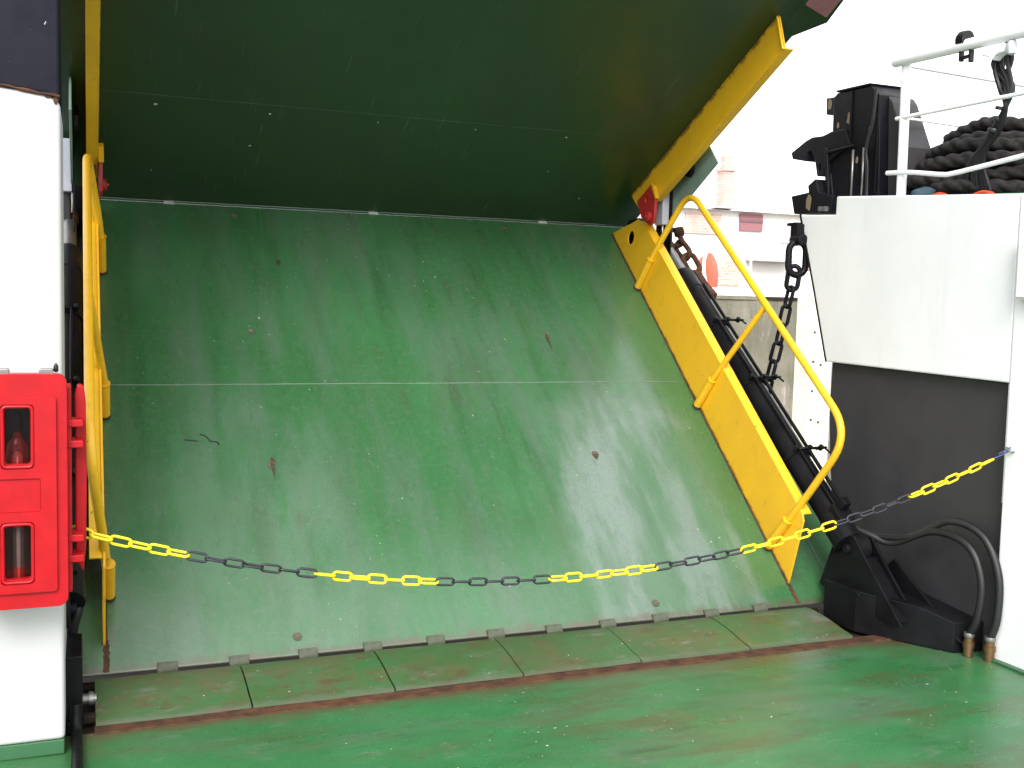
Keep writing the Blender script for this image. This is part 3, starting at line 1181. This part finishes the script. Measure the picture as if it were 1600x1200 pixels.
hpr('hook_jaw', [(.62, 2.69), (.70, 2.675), (.80, 2.68), (.86, 2.665), (1.0, 2.61), (.985, 2.57), (.845, 2.54), (.835, 2.59), (.80, 2.60), (.765, 2.545), (.735, 2.44), (.67, 2.435), (.655, 2.50), (.55, 2.55), (.45, 2.59), (.50, 2.69)], 4.022, 4.10, holes=[circle(.715, 2.485, .014, .026, 12)])
hpr('strut', [(.675, 2.45), (.62, 2.45), (.565, 2.212), (.63, 2.212)], 4.03, 4.075)
hpr('strut_end', [(.665, 2.6), (.64, 2.6), (.60, 2.3), (.625, 2.3)], 4.010, 4.0295)
hpr('bow_chock', [(.93, 2.335), (.895, 2.223), (.55, 2.208), (.53, 2.305), (.66, 2.335), (.70, 2.42), (.77, 2.385), (.76, 2.345)], 3.985, 4.25)
hpr('side_stay', [(.235, 2.84), (.20, 2.80), (.075, 2.54), (.07, 2.26), (.20, 2.26)], 4.10, 4.28, 'charcoal')
hpr('cross_bar', [(.66, 2.56), (.40, 2.575), (.40, 2.588), (.66, 2.578)], 4.012, 4.0215)
for y in (.33, .42):
    bm = new()
    add_tube(bm, [(4.028 - 4.02, y - HY, 2.56 - HZ), (4.028 - 4.02, y - HY + .0, 2.28 - HZ)], .007, 8)
    obj('grease_pipe', bm, 'steelgrey', hk)
bm = new()
add_tube(bm, smooth_path([(.015, .255 - HY, 2.88 - HZ), (.005, .26 - HY, 2.7 - HZ), (.0, .30 - HY, 2.55 - HZ), (.004, .29 - HY, 2.45 - HZ), (.006, .285 - HY, 2.28 - HZ)], 6), .010, 8)
obj('control_hose', bm, 'rubber', hk)
for (y, z, sx) in ((.485, 2.75, .017), (.665, 2.855, .016), (.755, 2.278, .024), (.40, 2.50, .010), (.58, 2.72, .009), (.30, 2.66, .008)):
    bm = new()
    n = 12
    add_prism(bm, [(y - HY + sx * (1 + .6 * mnoise.noise(Vector((i * 1.7, y * 9, 0)))) * cos(2 * pi * i / n), z - HZ + sx * 2.1 * sin(2 * pi * i / n) * (1 + .6 * mnoise.noise(Vector((i * 1.7, z * 9, 3))))) for i in range(n)], 'X',
              (4.0385 if z > 2.4 else 3.983) - 4.02, (4.041 if z > 2.4 else 3.986) - 4.02)
    obj('bare_patch', bm, 'tan', hk)
bm = new()
for (y, z) in ((.62, 2.235), (.57, 2.232)):
    add_lathe(bm, [(.016, 0), (.016, .02), (.008, .024)], 6, (3.984 - 4.02, y - HY, z - HZ), (-1, 0, 0))
obj('bolt', bm, 'steelgrey', hk)

for (y0, y1, z0, z1) in ((.63, .645, 2.31, 2.69), (.46, .47, 2.6, 2.90), (.225, .24, 2.30, 2.82)):
    hpr('rib', [(y0, z0), (y1, z0), (y1, z1), (y0, z1)], 4.030, 4.0395, 'blackworn', .002)
hpr('cap_plate', [(.60, 2.914), (.315, 2.907), (.31, 2.918), (.60, 2.925)], 4.03, 4.27, 'blackworn', .002)
jbx = thing('junction_box', 'pale grey junction box on the white bulwark wall at the right edge', 'box', (3.935, -1.015, 1.86))
box('box_body', -.045, -.002, -.09, .09, -.15, .14, 'whiteclean', jbx, .008)
box('box_lid', -.056, -.0455, -.08, .08, -.14, .13, 'whiteclean', jbx, .004)

# ------------------------------------------------------------------ guard rail, lamp bits, cables, rope coil on the platform
gr = thing('guard_rail', 'white tubular guard rail round the mooring platform', 'railing', (4.03, .03, 2.27))
G0 = Vector((4.03, .03, 2.27))
def gtube(name, pts, r):
    return tube(name, [Vector(p) - G0 for p in pts], r, 'whiteclean', gr, 12)
gtube('stanchion', [(4.045, .03, 2.25), (4.045, .04, 3.01)], .026)
gtube('stanchion', [(4.045, -1.55, 2.16), (4.045, -1.55, 2.97)], .026)
gtube('stanchion', [(5.30, .25, 2.25), (5.30, .25, 3.01)], .022)
gtube('top_rail', [(4.02, .10, 2.99), (4.02, -1.6, 2.94)], .030)
gtube('middle_rail', [(4.03, .08, 2.685), (4.03, -1.6, 2.675)], .011)
gtube('lower_rail', smooth_path([(4.02, .12, 2.397), (4.02, -.06, 2.383), (4.02, -.28, 2.35), (4.02, -.36, 2.347), (4.02, -.6, 2.367), (4.02, -1.6, 2.46)], 6), .0125)
gtube('cross_rail', [(4.06, .06, 2.97), (5.30, .25, 2.99)], .012)
gtube('cross_rail', [(4.06, .06, 2.69), (5.30, .25, 2.70)], .008)
# black clamp lamp on the rail
lp = thing('clamp_lamp', 'small black clamp gripping the top rail', 'clamp', (4.02, -.415, 2.96))
bm = new()
add_lathe(bm, [(.02, .0), (.034, .012), (.036, .05), (.028, .058)], 14, (0, .0, .042), (0, 1, .1))
for k in range(4):
    add_lathe(bm, [(.040, -.002 + .012 * k), (.040, .004 + .012 * k)], 14, (0, .0, .046), (0, 1, .1))
obj('lamp_head', bm, 'rubber', lp)
bm = new()
add_box(bm, -.012, .012, -.035, -.02, -.075, .03)
add_box(bm, -.012, .012, .03, .045, -.06, .03)
add_box(bm, -.012, .012, -.03, .04, -.05, -.036)
obj('lamp_bracket', bm, 'rubber', lp, .002)
jb = thing('rail_lamp', 'white lamp fitting fixed under the top rail by the cables', 'lamp', (4.02, -.60, 2.90))
bm = new()
add_prism(bm, [(-.07, .03), (.075, .03), (.065, -.005), (.02, -.022), (.0, -.04), (-.02, -.022), (-.06, -.01)], 'X', -.03, .03)
obj('fitting', bm, 'whiteclean', jb, .006)
bm = new()
add_lathe(bm, [(.02, 0), (.026, .03), (.02, .06), (.006, .066)], 14, (0, -.095, .035), (0, 0, -1))
obj('lamp_glass', bm, 'lampglass', jb)
cb = thing('cable_bundle', 'bundle of black cables hanging from the rail across the rope coil', 'cables', (4.1, -.45, 2.25))
C0 = Vector((4.1, -.45, 2.25))
random.seed(3)
for k in range(11):
    a_ = random.uniform(-.045, .045)
    b_ = random.uniform(-.055, .055)
    c_ = random.uniform(-.085, .085)
    e_ = -.30 - .085 * k / 4 + random.uniform(-.02, .02)
    pts = [(4.08, -.615 + a_ * .3, 2.955), (4.07 + a_ * .5, -.60 + b_, 2.86), (4.07 + a_ * .3, -.635 + c_ * .7, 2.74), (4.06 + a_ * .3, -.64 + a_ * .3, 2.64), (4.07, -.57 + b_ * .5, 2.53), (4.10, -.46 + (e_ + .45) * .45, 2.40), (4.14, e_, 2.255)]
    tube('cable', [Vector(p) - C0 for p in smooth_path(pts, 7)], random.choice((.008, .010, .012)), 'rubber', cb, 8)
for k in range(3):
    bm = new()
    add_lathe(bm, [(.026, 0), (.028, .004), (.028, .014), (.026, .018)], 12, Vector((4.065, -.625 + .02 * k * 1.5 if k else -.605, 2.63 - k * .05)) - C0, (0, -.25, 1))
    obj('cable_tie', bm, 'plasticblack', cb)

coil = thing('rope_coil', 'great black mooring rope coiled on the platform behind the guard rail', 'rope', (4.68, -.18, 2.25))
random.seed(11)
lay = [(.60, .05), (.50, .05), (.40, .05), (.61, .135), (.51, .135), (.40, .14), (.58, .22), (.48, .22), (.37, .225), (.53, .30), (.43, .305), (.46, .375), (.35, .375), (.36, .445), (.24, .42)]
bm = new()
RR = .047
first = True
for R_, z_ in lay:
    npt = int(R_ * 2 * pi / .014)
    ph = random.uniform(0, 6)
    tl = random.uniform(-.03, .03)
    pa = random.uniform(0, 6)
    ex = random.uniform(-.025, .025)
    ey = random.uniform(-.025, .025)
    path = []
    for i in range(npt):
        a_ = 2 * pi * i / npt
        wob = .022 * sin(3 * a_ + ph) + .014 * sin(5 * a_ + ph * 2) + .012 * mnoise.noise(Vector((a_ * 3, ph, z_ * 9)))
        path.append(((R_ + wob) * cos(a_) * .92 + ex, (R_ + wob) * sin(a_) * 1.05 + ey, z_ + .020 * sin(2 * a_ + ph) + .012 * sin(5 * a_ - ph) + tl * cos(a_ + pa)))
    turns = round(R_ * 2 * pi / .26) * 2 * pi / npt
    add_tube(bm, path, RR, 18, True, prof=lambda i, a, tw=turns: .76 + .30 * abs(cos(1.5 * (a - tw * i))))
obj('rope_turns', bm, 'rope', coil)
coil.scale = (1, 1, .80)
# loose bits under the coil
bm = new()
add_lathe(bm, [(.02, -.02), (.075, .0), (.085, .04), (.05, .075), (.01, .08)], 14, (0, 0, 0), (0, 0, 1))
rg = tag(obj('rag', bm, plain('blue_rag', (.07, .11, .15), .9, 0, .2, .5), None, loc=(4.07, .0 - .11, 2.262)), 'faded blue rag lying under the rope coil by the rail post', 'rag')
for v_ in rg.data.vertices:
    v_.co *= 1 + .3 * mnoise.noise(v_.co * 22)
rg.scale = (.6, .9, .5)
for (y, l_, nm) in ((-.22, .05, 'short end of orange line beside the blue rag under the rope coil'), (-.52, .06, 'frayed end of orange line lying under the cables at the rope coil')):
    tag(tube('orange_line', smooth_path([(4.075, y + l_, 2.262 + y * .05), (4.07, y, 2.272 + y * .055), (4.075, y - l_, 2.262 + y * .06)], 5), .009, 'orange', None, 8), nm, 'line', 'orange line ends')


# ------------------------------------------------------------------ chains
def link_mesh(name, length, width, r, mat, seg=8, arc=8):
    """flat oval link, long axis X, lying in XY, outer length x width"""
    bm = new()
    Rr = width / 2 - r
    hl = length / 2 - r - Rr
    path = []
    for i in range(arc + 1):
        a_ = -pi / 2 + pi * i / arc
        path.append((hl + Rr * cos(a_), Rr * sin(a_), 0))
    for i in range(arc + 1):
        a_ = pi / 2 + pi * i / arc
        path.append((-hl + Rr * cos(a_), Rr * sin(a_), 0))
    add_tube(bm, path, r, seg, True)
    me = bpy.data.meshes.new(name)
    bmesh.ops.recalc_face_normals(bm, faces=bm.faces[:])
    bm.to_mesh(me)
    bm.free()
    me.materials.append(MAT[mat])
    return me


def place_chain(t, path, pitch, meshes, pick, roll0=0., alt=pi / 2, jitter=.15, name='link'):
    """string links along a dense path"""
    path = [Vector(p) for p in path]
    acc = [0.]
    for a_, b_ in zip(path, path[1:]):
        acc.append(acc[-1] + (b_ - a_).length)
    def at(d):
        for i in range(len(acc) - 1):
            if acc[i + 1] >= d:
                f = (d - acc[i]) / max(1e-9, acc[i + 1] - acc[i])
                return path[i].lerp(path[i + 1], f)
        return path[-1]
    n = int(acc[-1] / pitch)
    o0 = t.location
    for k in range(n):
        p = at(k * pitch)
        q = at((k + 1) * pitch)
        dx = (q - p).normalized()
        ref = Vector((0, 0, 1)) if abs(dx.z) < .9 else Vector((0, 1, 0))
        sy = ref.cross(dx).normalized()
        sz = dx.cross(sy)
        M3 = Matrix((dx, sy, sz)).transposed().to_4x4()
        M3 = M3 @ Matrix.Rotation(roll0 + (k % 2) * alt + random.uniform(-jitter, jitter), 4, 'X')
        M3.translation = (p + q) / 2 - o0
        me = meshes[pick(k, (p + q) / 2)]
        o = bpy.data.objects.new(name, me)
        COL.objects.link(o)
        o.parent = t
        o.matrix_basis = M3
    return n


P0, P1 = Vector((-.121, -.64, .812)), Vector((3.86, -.903, .985))
random.seed(5)
ch = thing('barrier_chain', 'yellow and black plastic barrier chain sagging across the ramp entrance', 'chain', P0)
bounds = [.245, .713, 1.199, 1.669, 2.137, 2.573, 3.011, 3.416, 3.90]
Q1 = Vector((3.94, -.908, 1.012))
pth = []
for i in range(201):
    u = i / 200 * (P1.x - P0.x) / (Q1.x - P0.x)
    p = P0.lerp(Q1, u)
    p.z -= 4 * .374 * u * (1 - u)
    pth.append(p)
me_y = link_mesh('link', .0845, .041, .0053, 'plasticyellow')
me_k = link_mesh('link', .0840, .038, .0046, 'plasticblack')
def pick(k, p):
    c = 0
    for b_ in bounds:
        if p.x > b_:
            c += 1
    return c % 2
place_chain(ch, pth, .0675, [me_y, me_k], pick, pi / 2, pi / 2, .35)
bm = new()
end = pth[-1]
cord = smooth_path([end + Vector((-.02, 0, -.006)), end + Vector((.035, -.004, .014)), Q1 + Vector((.0, 0, .002))], 6)
add_tube(bm, cord, .0032, 6)
add_tube(bm, [p + Vector((0, 0, .012)) for p in cord[3:]], .0032, 6)
tag(obj('tie_cord', bm, 'bluecord'), 'blue cord tying the barrier chain to the white bulwark wall', 'cord')
# staple on the wall for the cord
tag(tube('wall_staple', fillet([(3.945, -.93, 1.005), (3.915, -.93, 1.005), (3.915, -.89, 1.02), (3.945, -.89, 1.02)], .012, 4), .005, 'steelgrey', None, 8), 'small steel staple holding the blue cord on the wall', 'staple')

sc_ = thing('safety_chain', 'heavy black chain hanging from the bow end of the bulwark', 'chain', (3.9, .74, 2.13), (0, 0, 0))
me_h = link_mesh('link', .175, .095, .0145, 'blackworn', 10, 8)
me_big = link_mesh('shackle', .24, .15, .021, 'blackworn', 10, 8)
me_s = link_mesh('link', .150, .072, .0115, 'blackworn', 10, 8)
top = Vector((3.92, .74, 2.02))
o = bpy.data.objects.new('shackle', me_big)
COL.objects.link(o)
o.parent = sc_
o.matrix_basis = Matrix.Translation(Vector((3.915, .745, 1.945)) - sc_.location) @ Matrix.Rotation(pi / 2, 4, 'Y') @ Matrix.Rotation(pi / 2 + .25, 4, 'X')
bm = new()
add_lathe(bm, [(.03, -.05), (.035, -.045), (.035, .045), (.03, .05)], 12, (0.015, .0, -.075), (0, 1, 0))
add_box(bm, -.01, .04, -.02, .05, -.07, .02)
add_box(bm, -.012, .03, .0, .085, .012, .03)
obj('chain_lug', bm, 'blackworn', sc_, .004)
place_chain(sc_, smooth_path([(3.905, .752, 1.885), (3.90, .765, 1.78), (3.89, .80, 1.63), (3.88, .85, 1.42), (3.86, .93, 1.12), (3.84, 1.0, .86)], 12), .117, [me_h, me_s], lambda k, p: 0 if k < 1 else 1, .55, .9, .12)

rc = thing('rusty_chain', 'short rusty chain hanging by the top of the right cylinder', 'chain', (3.75, 1.94, 2.13))
me_r = link_mesh('link', .20, .115, .0175, 'rust', 10, 8)
place_chain(rc, smooth_path([(3.74, 1.97, 2.16), (3.75, 1.86, 2.06), (3.76, 1.74, 1.97), (3.77, 1.65, 1.87), (3.77, 1.56, 1.80)], 10), .14, [me_r], lambda k, p: 0, .35, 1.2, .2)
bm = new()
add_lathe(bm, [(.03, 0), (.036, .01), (.036, .05), (.03, .06)], 14, (0.0, -.02, .02), (1, -.3, .2))
obj('shackle_pin', bm, 'rust', rc)
bm = new()
add_prism(bm, [(-.50, -.44), (-.30, -.33), (-.24, -.26), (-.29, -.24), (-.40, -.33), (-.52, -.40)], 'X', .0, .05)
obj('chain_plate', bm, 'rust', rc, .006)

# ------------------------------------------------------------------ left pillar and what hangs on it
pil = thing('white_pillar', 'white steel pillar with dark navy upper part on the left', 'pillar', (-.146, -.63, 0))
def pprism(name, pts, y0, y1, mat, bev=.01, seg=3):
    bm = new()
    add_prism(bm, [(x + .146, z) for x, z in pts], 'Y', y0 + .63, y1 + .63)
    return obj(name, bm, mat, pil, bev, seg)
pprism('column', [(-1.1, .055), (-.148, .055), (-.146, 2.28), (-.175, 2.305), (-1.1, 2.42)], -.63, -.12, 'whitedull', .016, 4)
pprism('kerb', [(-1.1, .001), (-.150, .001), (-.150, .0545), (-1.1, .0545)], -.626, -.13, 'green', .004)
pprism('upper_box', [(-1.1, 2.425), (-.178, 2.308), (-.1495, 2.30), (-.1495, 4.2), (-1.1, 4.2)], -.634, -.14, 'navy', .008)
bm = new()
seamp = [(-.148 - .9 * i / 40 + .146, -.0045, 2.3035 + .9 * i / 40 * .124 + .003 * mnoise.noise(Vector((i * .5, 0, 0)))) for i in range(41)]
add_tube(bm, seamp, [.005 * (1 + .6 * mnoise.noise(Vector((i * .9, 3, 0)))) for i in range(41)], 6)
obj('rust_seam', bm, 'rust', pil)

for (x_, z_, w_, h_, sd2) in ((-.160, 2.292, .008, .016, 1.0), (-.185, 2.301, .010, .006, 2.0)):
    bm = new()
    n = 16
    add_prism(bm, [(x_ + .146 + w_ * (1 + .4 * mnoise.noise(Vector((k_, sd2, 0)))) * cos(2 * pi * k_ / n), z_ + h_ * (1 + .4 * mnoise.noise(Vector((k_, sd2, 5)))) * sin(2 * pi * k_ / n)) for k_ in range(n)], 'Y', -.0018, .003)
    obj('rust_patch', bm, 'rust', pil)
cab = thing('extinguisher_cabinet', 'red plastic fire extinguisher cabinet with two small windows on the white pillar', 'cabinet', (-.285, -.64, .59))
cx, cy, cz = -.285, -.64, .59
def crr(x0, x1, z0, z1, r, n=5):
    return [(a - cx, b - cz) for a, b in rrect(x0, x1, z0, z1, r, n)]
FY = -.85 - cy   # door front plane
BK = -.64 - cy
bm = new()
add_prism(bm, crr(-.435, -.137, .605, 1.366, .03), 'Y', -.755 - cy, -.652 - cy)
tray = obj('back_tray', bm, 'redplastic', cab, .006)
# hollow it visually: dark liner behind the door
wins = [(-.318, -.241, 1.078, 1.262), (-.321, -.243, .696, .875)]
bm = new()
add_plate_holes(bm, crr(-.442, -.130, .597, 1.374, .032), [crr(*w_, .012, 3) for w_ in wins], 'Y', -.836 - cy, -.80 - cy)
door = obj('door', bm, 'redplastic', cab, .010, 4)
bm = new()
add_plate_holes(bm, crr(-.408, -.163, .652, 1.302, .012), [crr(w_[0] - .012, w_[1] + .012, w_[2] - .014, w_[3] + .014, .014, 3) for w_ in wins] + [crr(-.352, -.211, .921, 1.032, .008, 3)], 'Y', -.850 - cy, -.8365 - cy)
obj('door_panel', bm, 'redplastic', door, .006, 3)
bm = new()
add_prism(bm, crr(-.353, -.210, .920, 1.033, .008, 3), 'Y', -.8435 - cy, -.8362 - cy)
obj('name_panel', bm, 'redplastic', door, .003)
for w_ in wins:
    # rounded sill moulding round each window
    bm = new()
    ring = [(a, -.848 - cy, b) for a, b in crr(w_[0] - .006, w_[1] + .006, w_[2] - .007, w_[3] + .007, .013, 4)]
    add_tube(bm, ring, .0055, 8, True)
    wf = obj('window_frame', bm, 'redplastic', door)
    bm = new()
    add_prism(bm, crr(w_[0] - .008, w_[1] + .008, w_[2] - .008, w_[3] + .008, .01, 3), 'Y', -.8065 - cy, -.8045 - cy)
    obj('pane', bm, 'glass', wf)
bm = new()
add_box(bm, -.415 - cx, -.155 - cx, -.762 - cy, -.7565 - cy, .63 - cz, 1.35 - cz)
obj('liner', bm, 'dark', cab)
# hinge side: flange of the back shell standing out, two hinge blocks
bm = new()
add_prism(bm, [(-.095 - cx, .70 - cz), (-.083 - cx, .68 - cz), (-.074 - cx, .76 - cz), (-.070 - cx, 1.0 - cz), (-.072 - cx, 1.27 - cz), (-.079 - cx, 1.325 - cz), (-.098 - cx, 1.33 - cz), (-.108 - cx, 1.29 - cz), (-.108 - cx, .72 - cz)], 'Y', -.72 - cy, -.66 - cy)
obj('hinge_flange', bm, 'redplastic', cab, .006, 3)
for z in (1.205, 1.135, .815, .745):
    bm = new()
    add_prism(bm, rrect(-.132 - cx, -.080 - cx, z - .012 - cz, z + .012 - cz, .006, 3), 'Y', -.80 - cy, -.70 - cy)
    obj('hinge_block', bm, 'redplastic', cab, .003)
bm = new()
add_prism(bm, rrect(-.134 - cx, -.118 - cx, .63 - cz, 1.33 - cz, .005, 3), 'Y', -.795 - cy, -.66 - cy)
obj('side_wall', bm, 'redplastic', cab, .003)
for x in (-.33, -.195):
    bm = new()
    add_prism(bm, rrect(x - .022 - cx, x + .022 - cx, 1.366 - cz, 1.385 - cz, .006, 3), 'Y', -.75 - cy, -.70 - cy)
    obj('top_clip', bm, 'steelgrey', cab, .002)
bm = new()
add_lathe(bm, [(.004, 0), (.008, .004), (.008, .02), (.003, .03)], 8, (-.165 - cx, -.72 - cy, 1.372 - cz), (0, 0, 1))
obj('screw', bm, 'rubber', cab)
ex = thing('fire_extinguisher', 'red fire extinguisher seen behind the cabinet windows', 'extinguisher', (-.282, -.782, .63))
bm = new()
add_lathe(bm, [(.01, 0), (.052, .006), (.056, .02), (.056, .47), (.045, .51), (.02, .53), (.016, .56)], 24)
bdy = obj('body', bm, 'redtank', ex)
bm = new()
add_lathe(bm, [(.0562, .10), (.0566, .101), (.0566, .23), (.0562, .231)], 24)
obj('label_band', bm, 'tanklabel', bdy)
bm = new()
add_lathe(bm, [(.018, .55), (.022, .56), (.022, .60), (.01, .61)], 14)
add_box(bm, -.012, .012, -.05, .04, .60, .612)
add_box(bm, -.012, .012, -.055, .03, .625, .637)
obj('valve', bm, 'rubber', ex)
ex.scale = (.72, .45, 1.0)
ex.location.y = -.7815

# hinge bearing, shaft and hose at the foot of the pillar
hb = thing('hinge_bearing', 'black hinge bearing block between the pillar foot and the flap plates', 'bearing', (-.12, -.25, 0))
box('block', -.03, .030, -.17, .12, .04, .285, 'black', hb, .004)
box('base_plate', -.028, .028, -.20, .10, .001, .0395, 'black', hb, .003)
bm = new()
add_lathe(bm, [(.022, .0), (.022, .03), (.028, .031), (.028, .05), (.02, .052), (.02, .06)], 16, (.02, .0, .055), (1, 0, 0))
obj('shaft', bm, 'steelgrey', hb)
box('stop_bar', .0305, .08, -.12, -.08, .002, .03, 'gap', hb, .003)
dh = tube('drain_pipe', smooth_path([(-.112, -.475, .12), (-.112, -.50, .05), (-.110, -.56, .022), (-.108, -.75, .02), (-.112, -1.1, .02), (-.12, -1.5, .02)], 8), .0195, 'black', None, 14)
tag(dh, 'black pipe lying on the deck along the foot of the white pillar', 'pipe')
wl = thing('hose_coupling', 'dark hydraulic coupling hanging below the red cabinet behind the pillar edge', 'coupling', (-.118, -.1, .30))
bm = new()
add_tube(bm, smooth_path([(.01, .05, .24), (.018, 0, .16), (.012, -.02, .08), (-.005, -.02, .02), (-.015, 0, -.06)], 6), .022, 12)
obj('elbow', bm, 'rubber', wl)
bm = new()
for z in (.16, .13, .10):
    add_lathe(bm, [(.026, -.008), (.028, -.006), (.028, .006), (.026, .008)], 14, (.016, -.005, z), (.2, .2, 1))
obj('coupling_ring', bm, 'charcoal', wl)

# ------------------------------------------------------------------ harbour beyond
qw = thing('quay_wall', 'stained concrete quay wall seen between the ramp and the bulwark', 'quay wall', (12, 16, -2))
Q0 = Vector((12, 16, -2))
bm = new()
nx_, nz_ = 90, 14
for i in range(1):
    rows = []
    for z in range(nz_ + 1):
        zz = -2.5 + (1.80 + 2.5) * z / nz_
        rows.append([bm.verts.new(Vector((4 + 40 * x / nx_, 16 + .05 * mnoise.noise(Vector((x * .5, z * .6, 1))), zz)) - Q0) for x in range(nx_ + 1)])
    for z in range(nz_):
        for x in range(nx_):
            bm.faces.new((rows[z][x], rows[z][x + 1], rows[z + 1][x + 1], rows[z + 1][x])).smooth = True
    top = [bm.verts.new(Vector((4 + 40 * x / nx_, 60, 1.80)) - Q0) for x in range(nx_ + 1)]
    for x in range(nx_):
        bm.faces.new((rows[-1][x], rows[-1][x + 1], top[x + 1], top[x]))
obj('wall_face', bm, 'concrete', qw)
for xj in range(6, 42, 3):
    box('joint', xj + .3 - 12, xj + .34 - 12, -.035, .04, -.4, 3.79, 'gap', qw, 0)
kx = 6.0
k = 0
while kx < 40:
    L_ = 1.6 if k % 2 else 1.1
    box('kerb_block', kx - 12, kx + L_ - 12, -.03, .25, 3.80, 3.875, 'concrete' if k % 2 else 'gap', qw, .005)
    kx += L_ + .02
    k += 1
box('kerb_beam', 4 - 12, 40 - 12, -.03, .25, 3.88, 4.05, 'render', qw, .01)

pile = thing('mooring_pile', 'cream painted pile with bolt heads standing before the quay wall', 'pile', (10.47, 9.1, -2))
bm = new()
add_prism(bm, [(-.16, 0), (.30, 0), (.30, 3.9), (-.14, 3.82)], 'Y', -.1, .25)
obj('pile_board', bm, 'cream', pile, .01)
bm = new()
bolt = None
for z in (.6, 1.0, 1.45, 1.9, 2.35, 2.8, 3.25):
    for x in (-.06, .08):
        if bolt is None:
            bm = new()
            add_lathe(bm, [(.02, 0), (.02, .02), (.008, .025)], 6, (0, 0, 0), (0, -1, 0))
            bolt = obj('bolt_head', bm, 'rustgreen', pile, loc=(x, -.1, z))
        else:
            dup(bolt, pile, (x, -.1, z + random.uniform(-.03, .03)))

# mooring buoys stored on the quay edge
by = thing('orange_buoy', 'orange and white dished buoy lying on the quay edge beside the rusty chain', 'buoy', (13.0, 16.4, 1.85))
bm = new()
add_lathe(bm, [(.02, -.22), (.22, -.18), (.36, -.08), (.43, .06), (.44, .12), (.40, .14), (.05, .15)], 26, (.06, 0, .55), (.62, -.74, .12))
obj('shell', bm, 'orange', by)
bm = new()
add_lathe(bm, [(.43, .04), (.455, .05), (.455, .11), (.43, .12)], 26, (.06, 0, .55), (.62, -.74, .12))
obj('rim', bm, 'whiteclean', by)
cr_ = thing('fish_crate', 'pale orange plastic crate behind the dished buoy on the quay', 'crate', (12.95, 17.2, 1.85))
box('side', -.32, .32, -.25, -.22, .0, .62, 'paleorange', cr_, .02)
box('side', -.32, .32, .22, .25, .0, .62, 'paleorange', cr_, .02)
box('end', -.32, -.29, -.218, .218, .0, .62, 'paleorange', cr_, .02)
box('end', .29, .32, -.218, .218, .0, .62, 'paleorange', cr_, .02)
box('base', -.288, .288, -.218, .218, .02, .06, 'paleorange', cr_, .01)

# pale harbour building with brick patches, slate roof and a tall chimney
bd = thing('harbour_building', 'pale washed-out harbour building with brick panels behind the quay', 'building', (26, 34, 1.8))
b0 = Vector((26, 34, 1.8))
def bb(name, x0, x1, y0, y1, z0, z1, mat, parent=bd, bev=.0):
    return box(name, x0 - b0.x, x1 - b0.x, y0 - b0.y, y1 - b0.y, z0 - b0.z, z1 - b0.z, mat, parent, bev)
bb('wall', 14, 46, 34.0, 42, 1.8, 5.6, 'render')
bb('brick_panel', 22.9, 24.6, 33.93, 33.998, 4.6, 5.45, 'brick')
bb('brick_panel', 23.6, 25.6, 33.93, 33.998, 2.5, 3.55, 'brick')
bb('brick_panel', 29.0, 31.2, 33.93, 33.998, 3.3, 5.2, 'brick')
bb('brick_plinth', 14.2, 45.8, 33.92, 33.998, 1.85, 2.42, 'brick')
wd = bb('loading_door', 25.52, 26.65, 33.9, 33.998, 4.82, 5.53, 'maroon')
bb('door_rail', 25.52, 26.65, 33.87, 33.899, 5.18, 5.28, 'maroond', wd)
for (x0, z0) in ((27.6, 4.4), (32.2, 4.4), (34.5, 4.4), (20.2, 4.4), (17.5, 4.4)):
    wn = bb('window', x0, x0 + .9, 33.9, 33.998, z0, z0 + .9, 'render')
    bb('pane', x0 + .08, x0 + .82, 33.885, 33.899, z0 + .08, z0 + .82, 'slate', wn)
bb('awning', 25.9, 28.0, 33.2, 33.99, 3.55, 3.66, 'slate')
bm = new()
add_prism(bm, [(33.6 - b0.y, 5.6 - b0.z), (38 - b0.y, 6.15 - b0.z), (42.4 - b0.y, 5.6 - b0.z)], 'X', 14 - b0.x, 46 - b0.x)
rf = obj('roof', bm, 'render', bd)
chm = bb('chimney', 24.42, 24.95, 33.6, 34.1, 5.75, 7.2, 'brick', rf)
bb('chimney_cap', 24.36, 25.0, 33.54, 34.16, 7.2, 7.32, 'brick', rf)
bb('chimney_pot', 24.5, 24.85, 33.65, 34.0, 7.32, 7.8, 'brick', rf)
bb('flashing', 24.1, 25.05, 33.5, 34.2, 5.66, 5.75, 'slate', rf)
# thin railing on the quay
qr = thing('quay_railing', 'thin pale railing along the quay in front of the building', 'railing', (26, 19, 1.8))
for i in range(12):
    tube('post', [(-14 + 2 * i, 0, 0), (-14 + 2 * i, 0, 1.1)], .03, 'render', qr, 8)
for z in (.55, 1.08):
    tube('rail', [(-14.2, 0, z), (8.2, 0, z)], .022, 'render', qr, 8)

# ------------------------------------------------------------------ haze
HAZE = 0.0
if HAZE > 0:
    bm = new()
    add_box(bm, -120, 120, -20, 90, -3.5, 10)
    hm = bpy.data.materials.new('haze_air')
    hm.use_nodes = True
    t_ = hm.node_tree
    t_.nodes.remove(t_.nodes['Principled BSDF'])
    pv = t_.nodes.new('ShaderNodeVolumePrincipled')
    pv.inputs['Color'].default_value = (.95, .95, .97, 1)
    pv.inputs['Density'].default_value = HAZE
    t_.links.new(pv.outputs[0], t_.nodes['Material Output'].inputs['Volume'])
    hz = obj('haze', bm, hm)
    hz['kind'] = 'stuff'
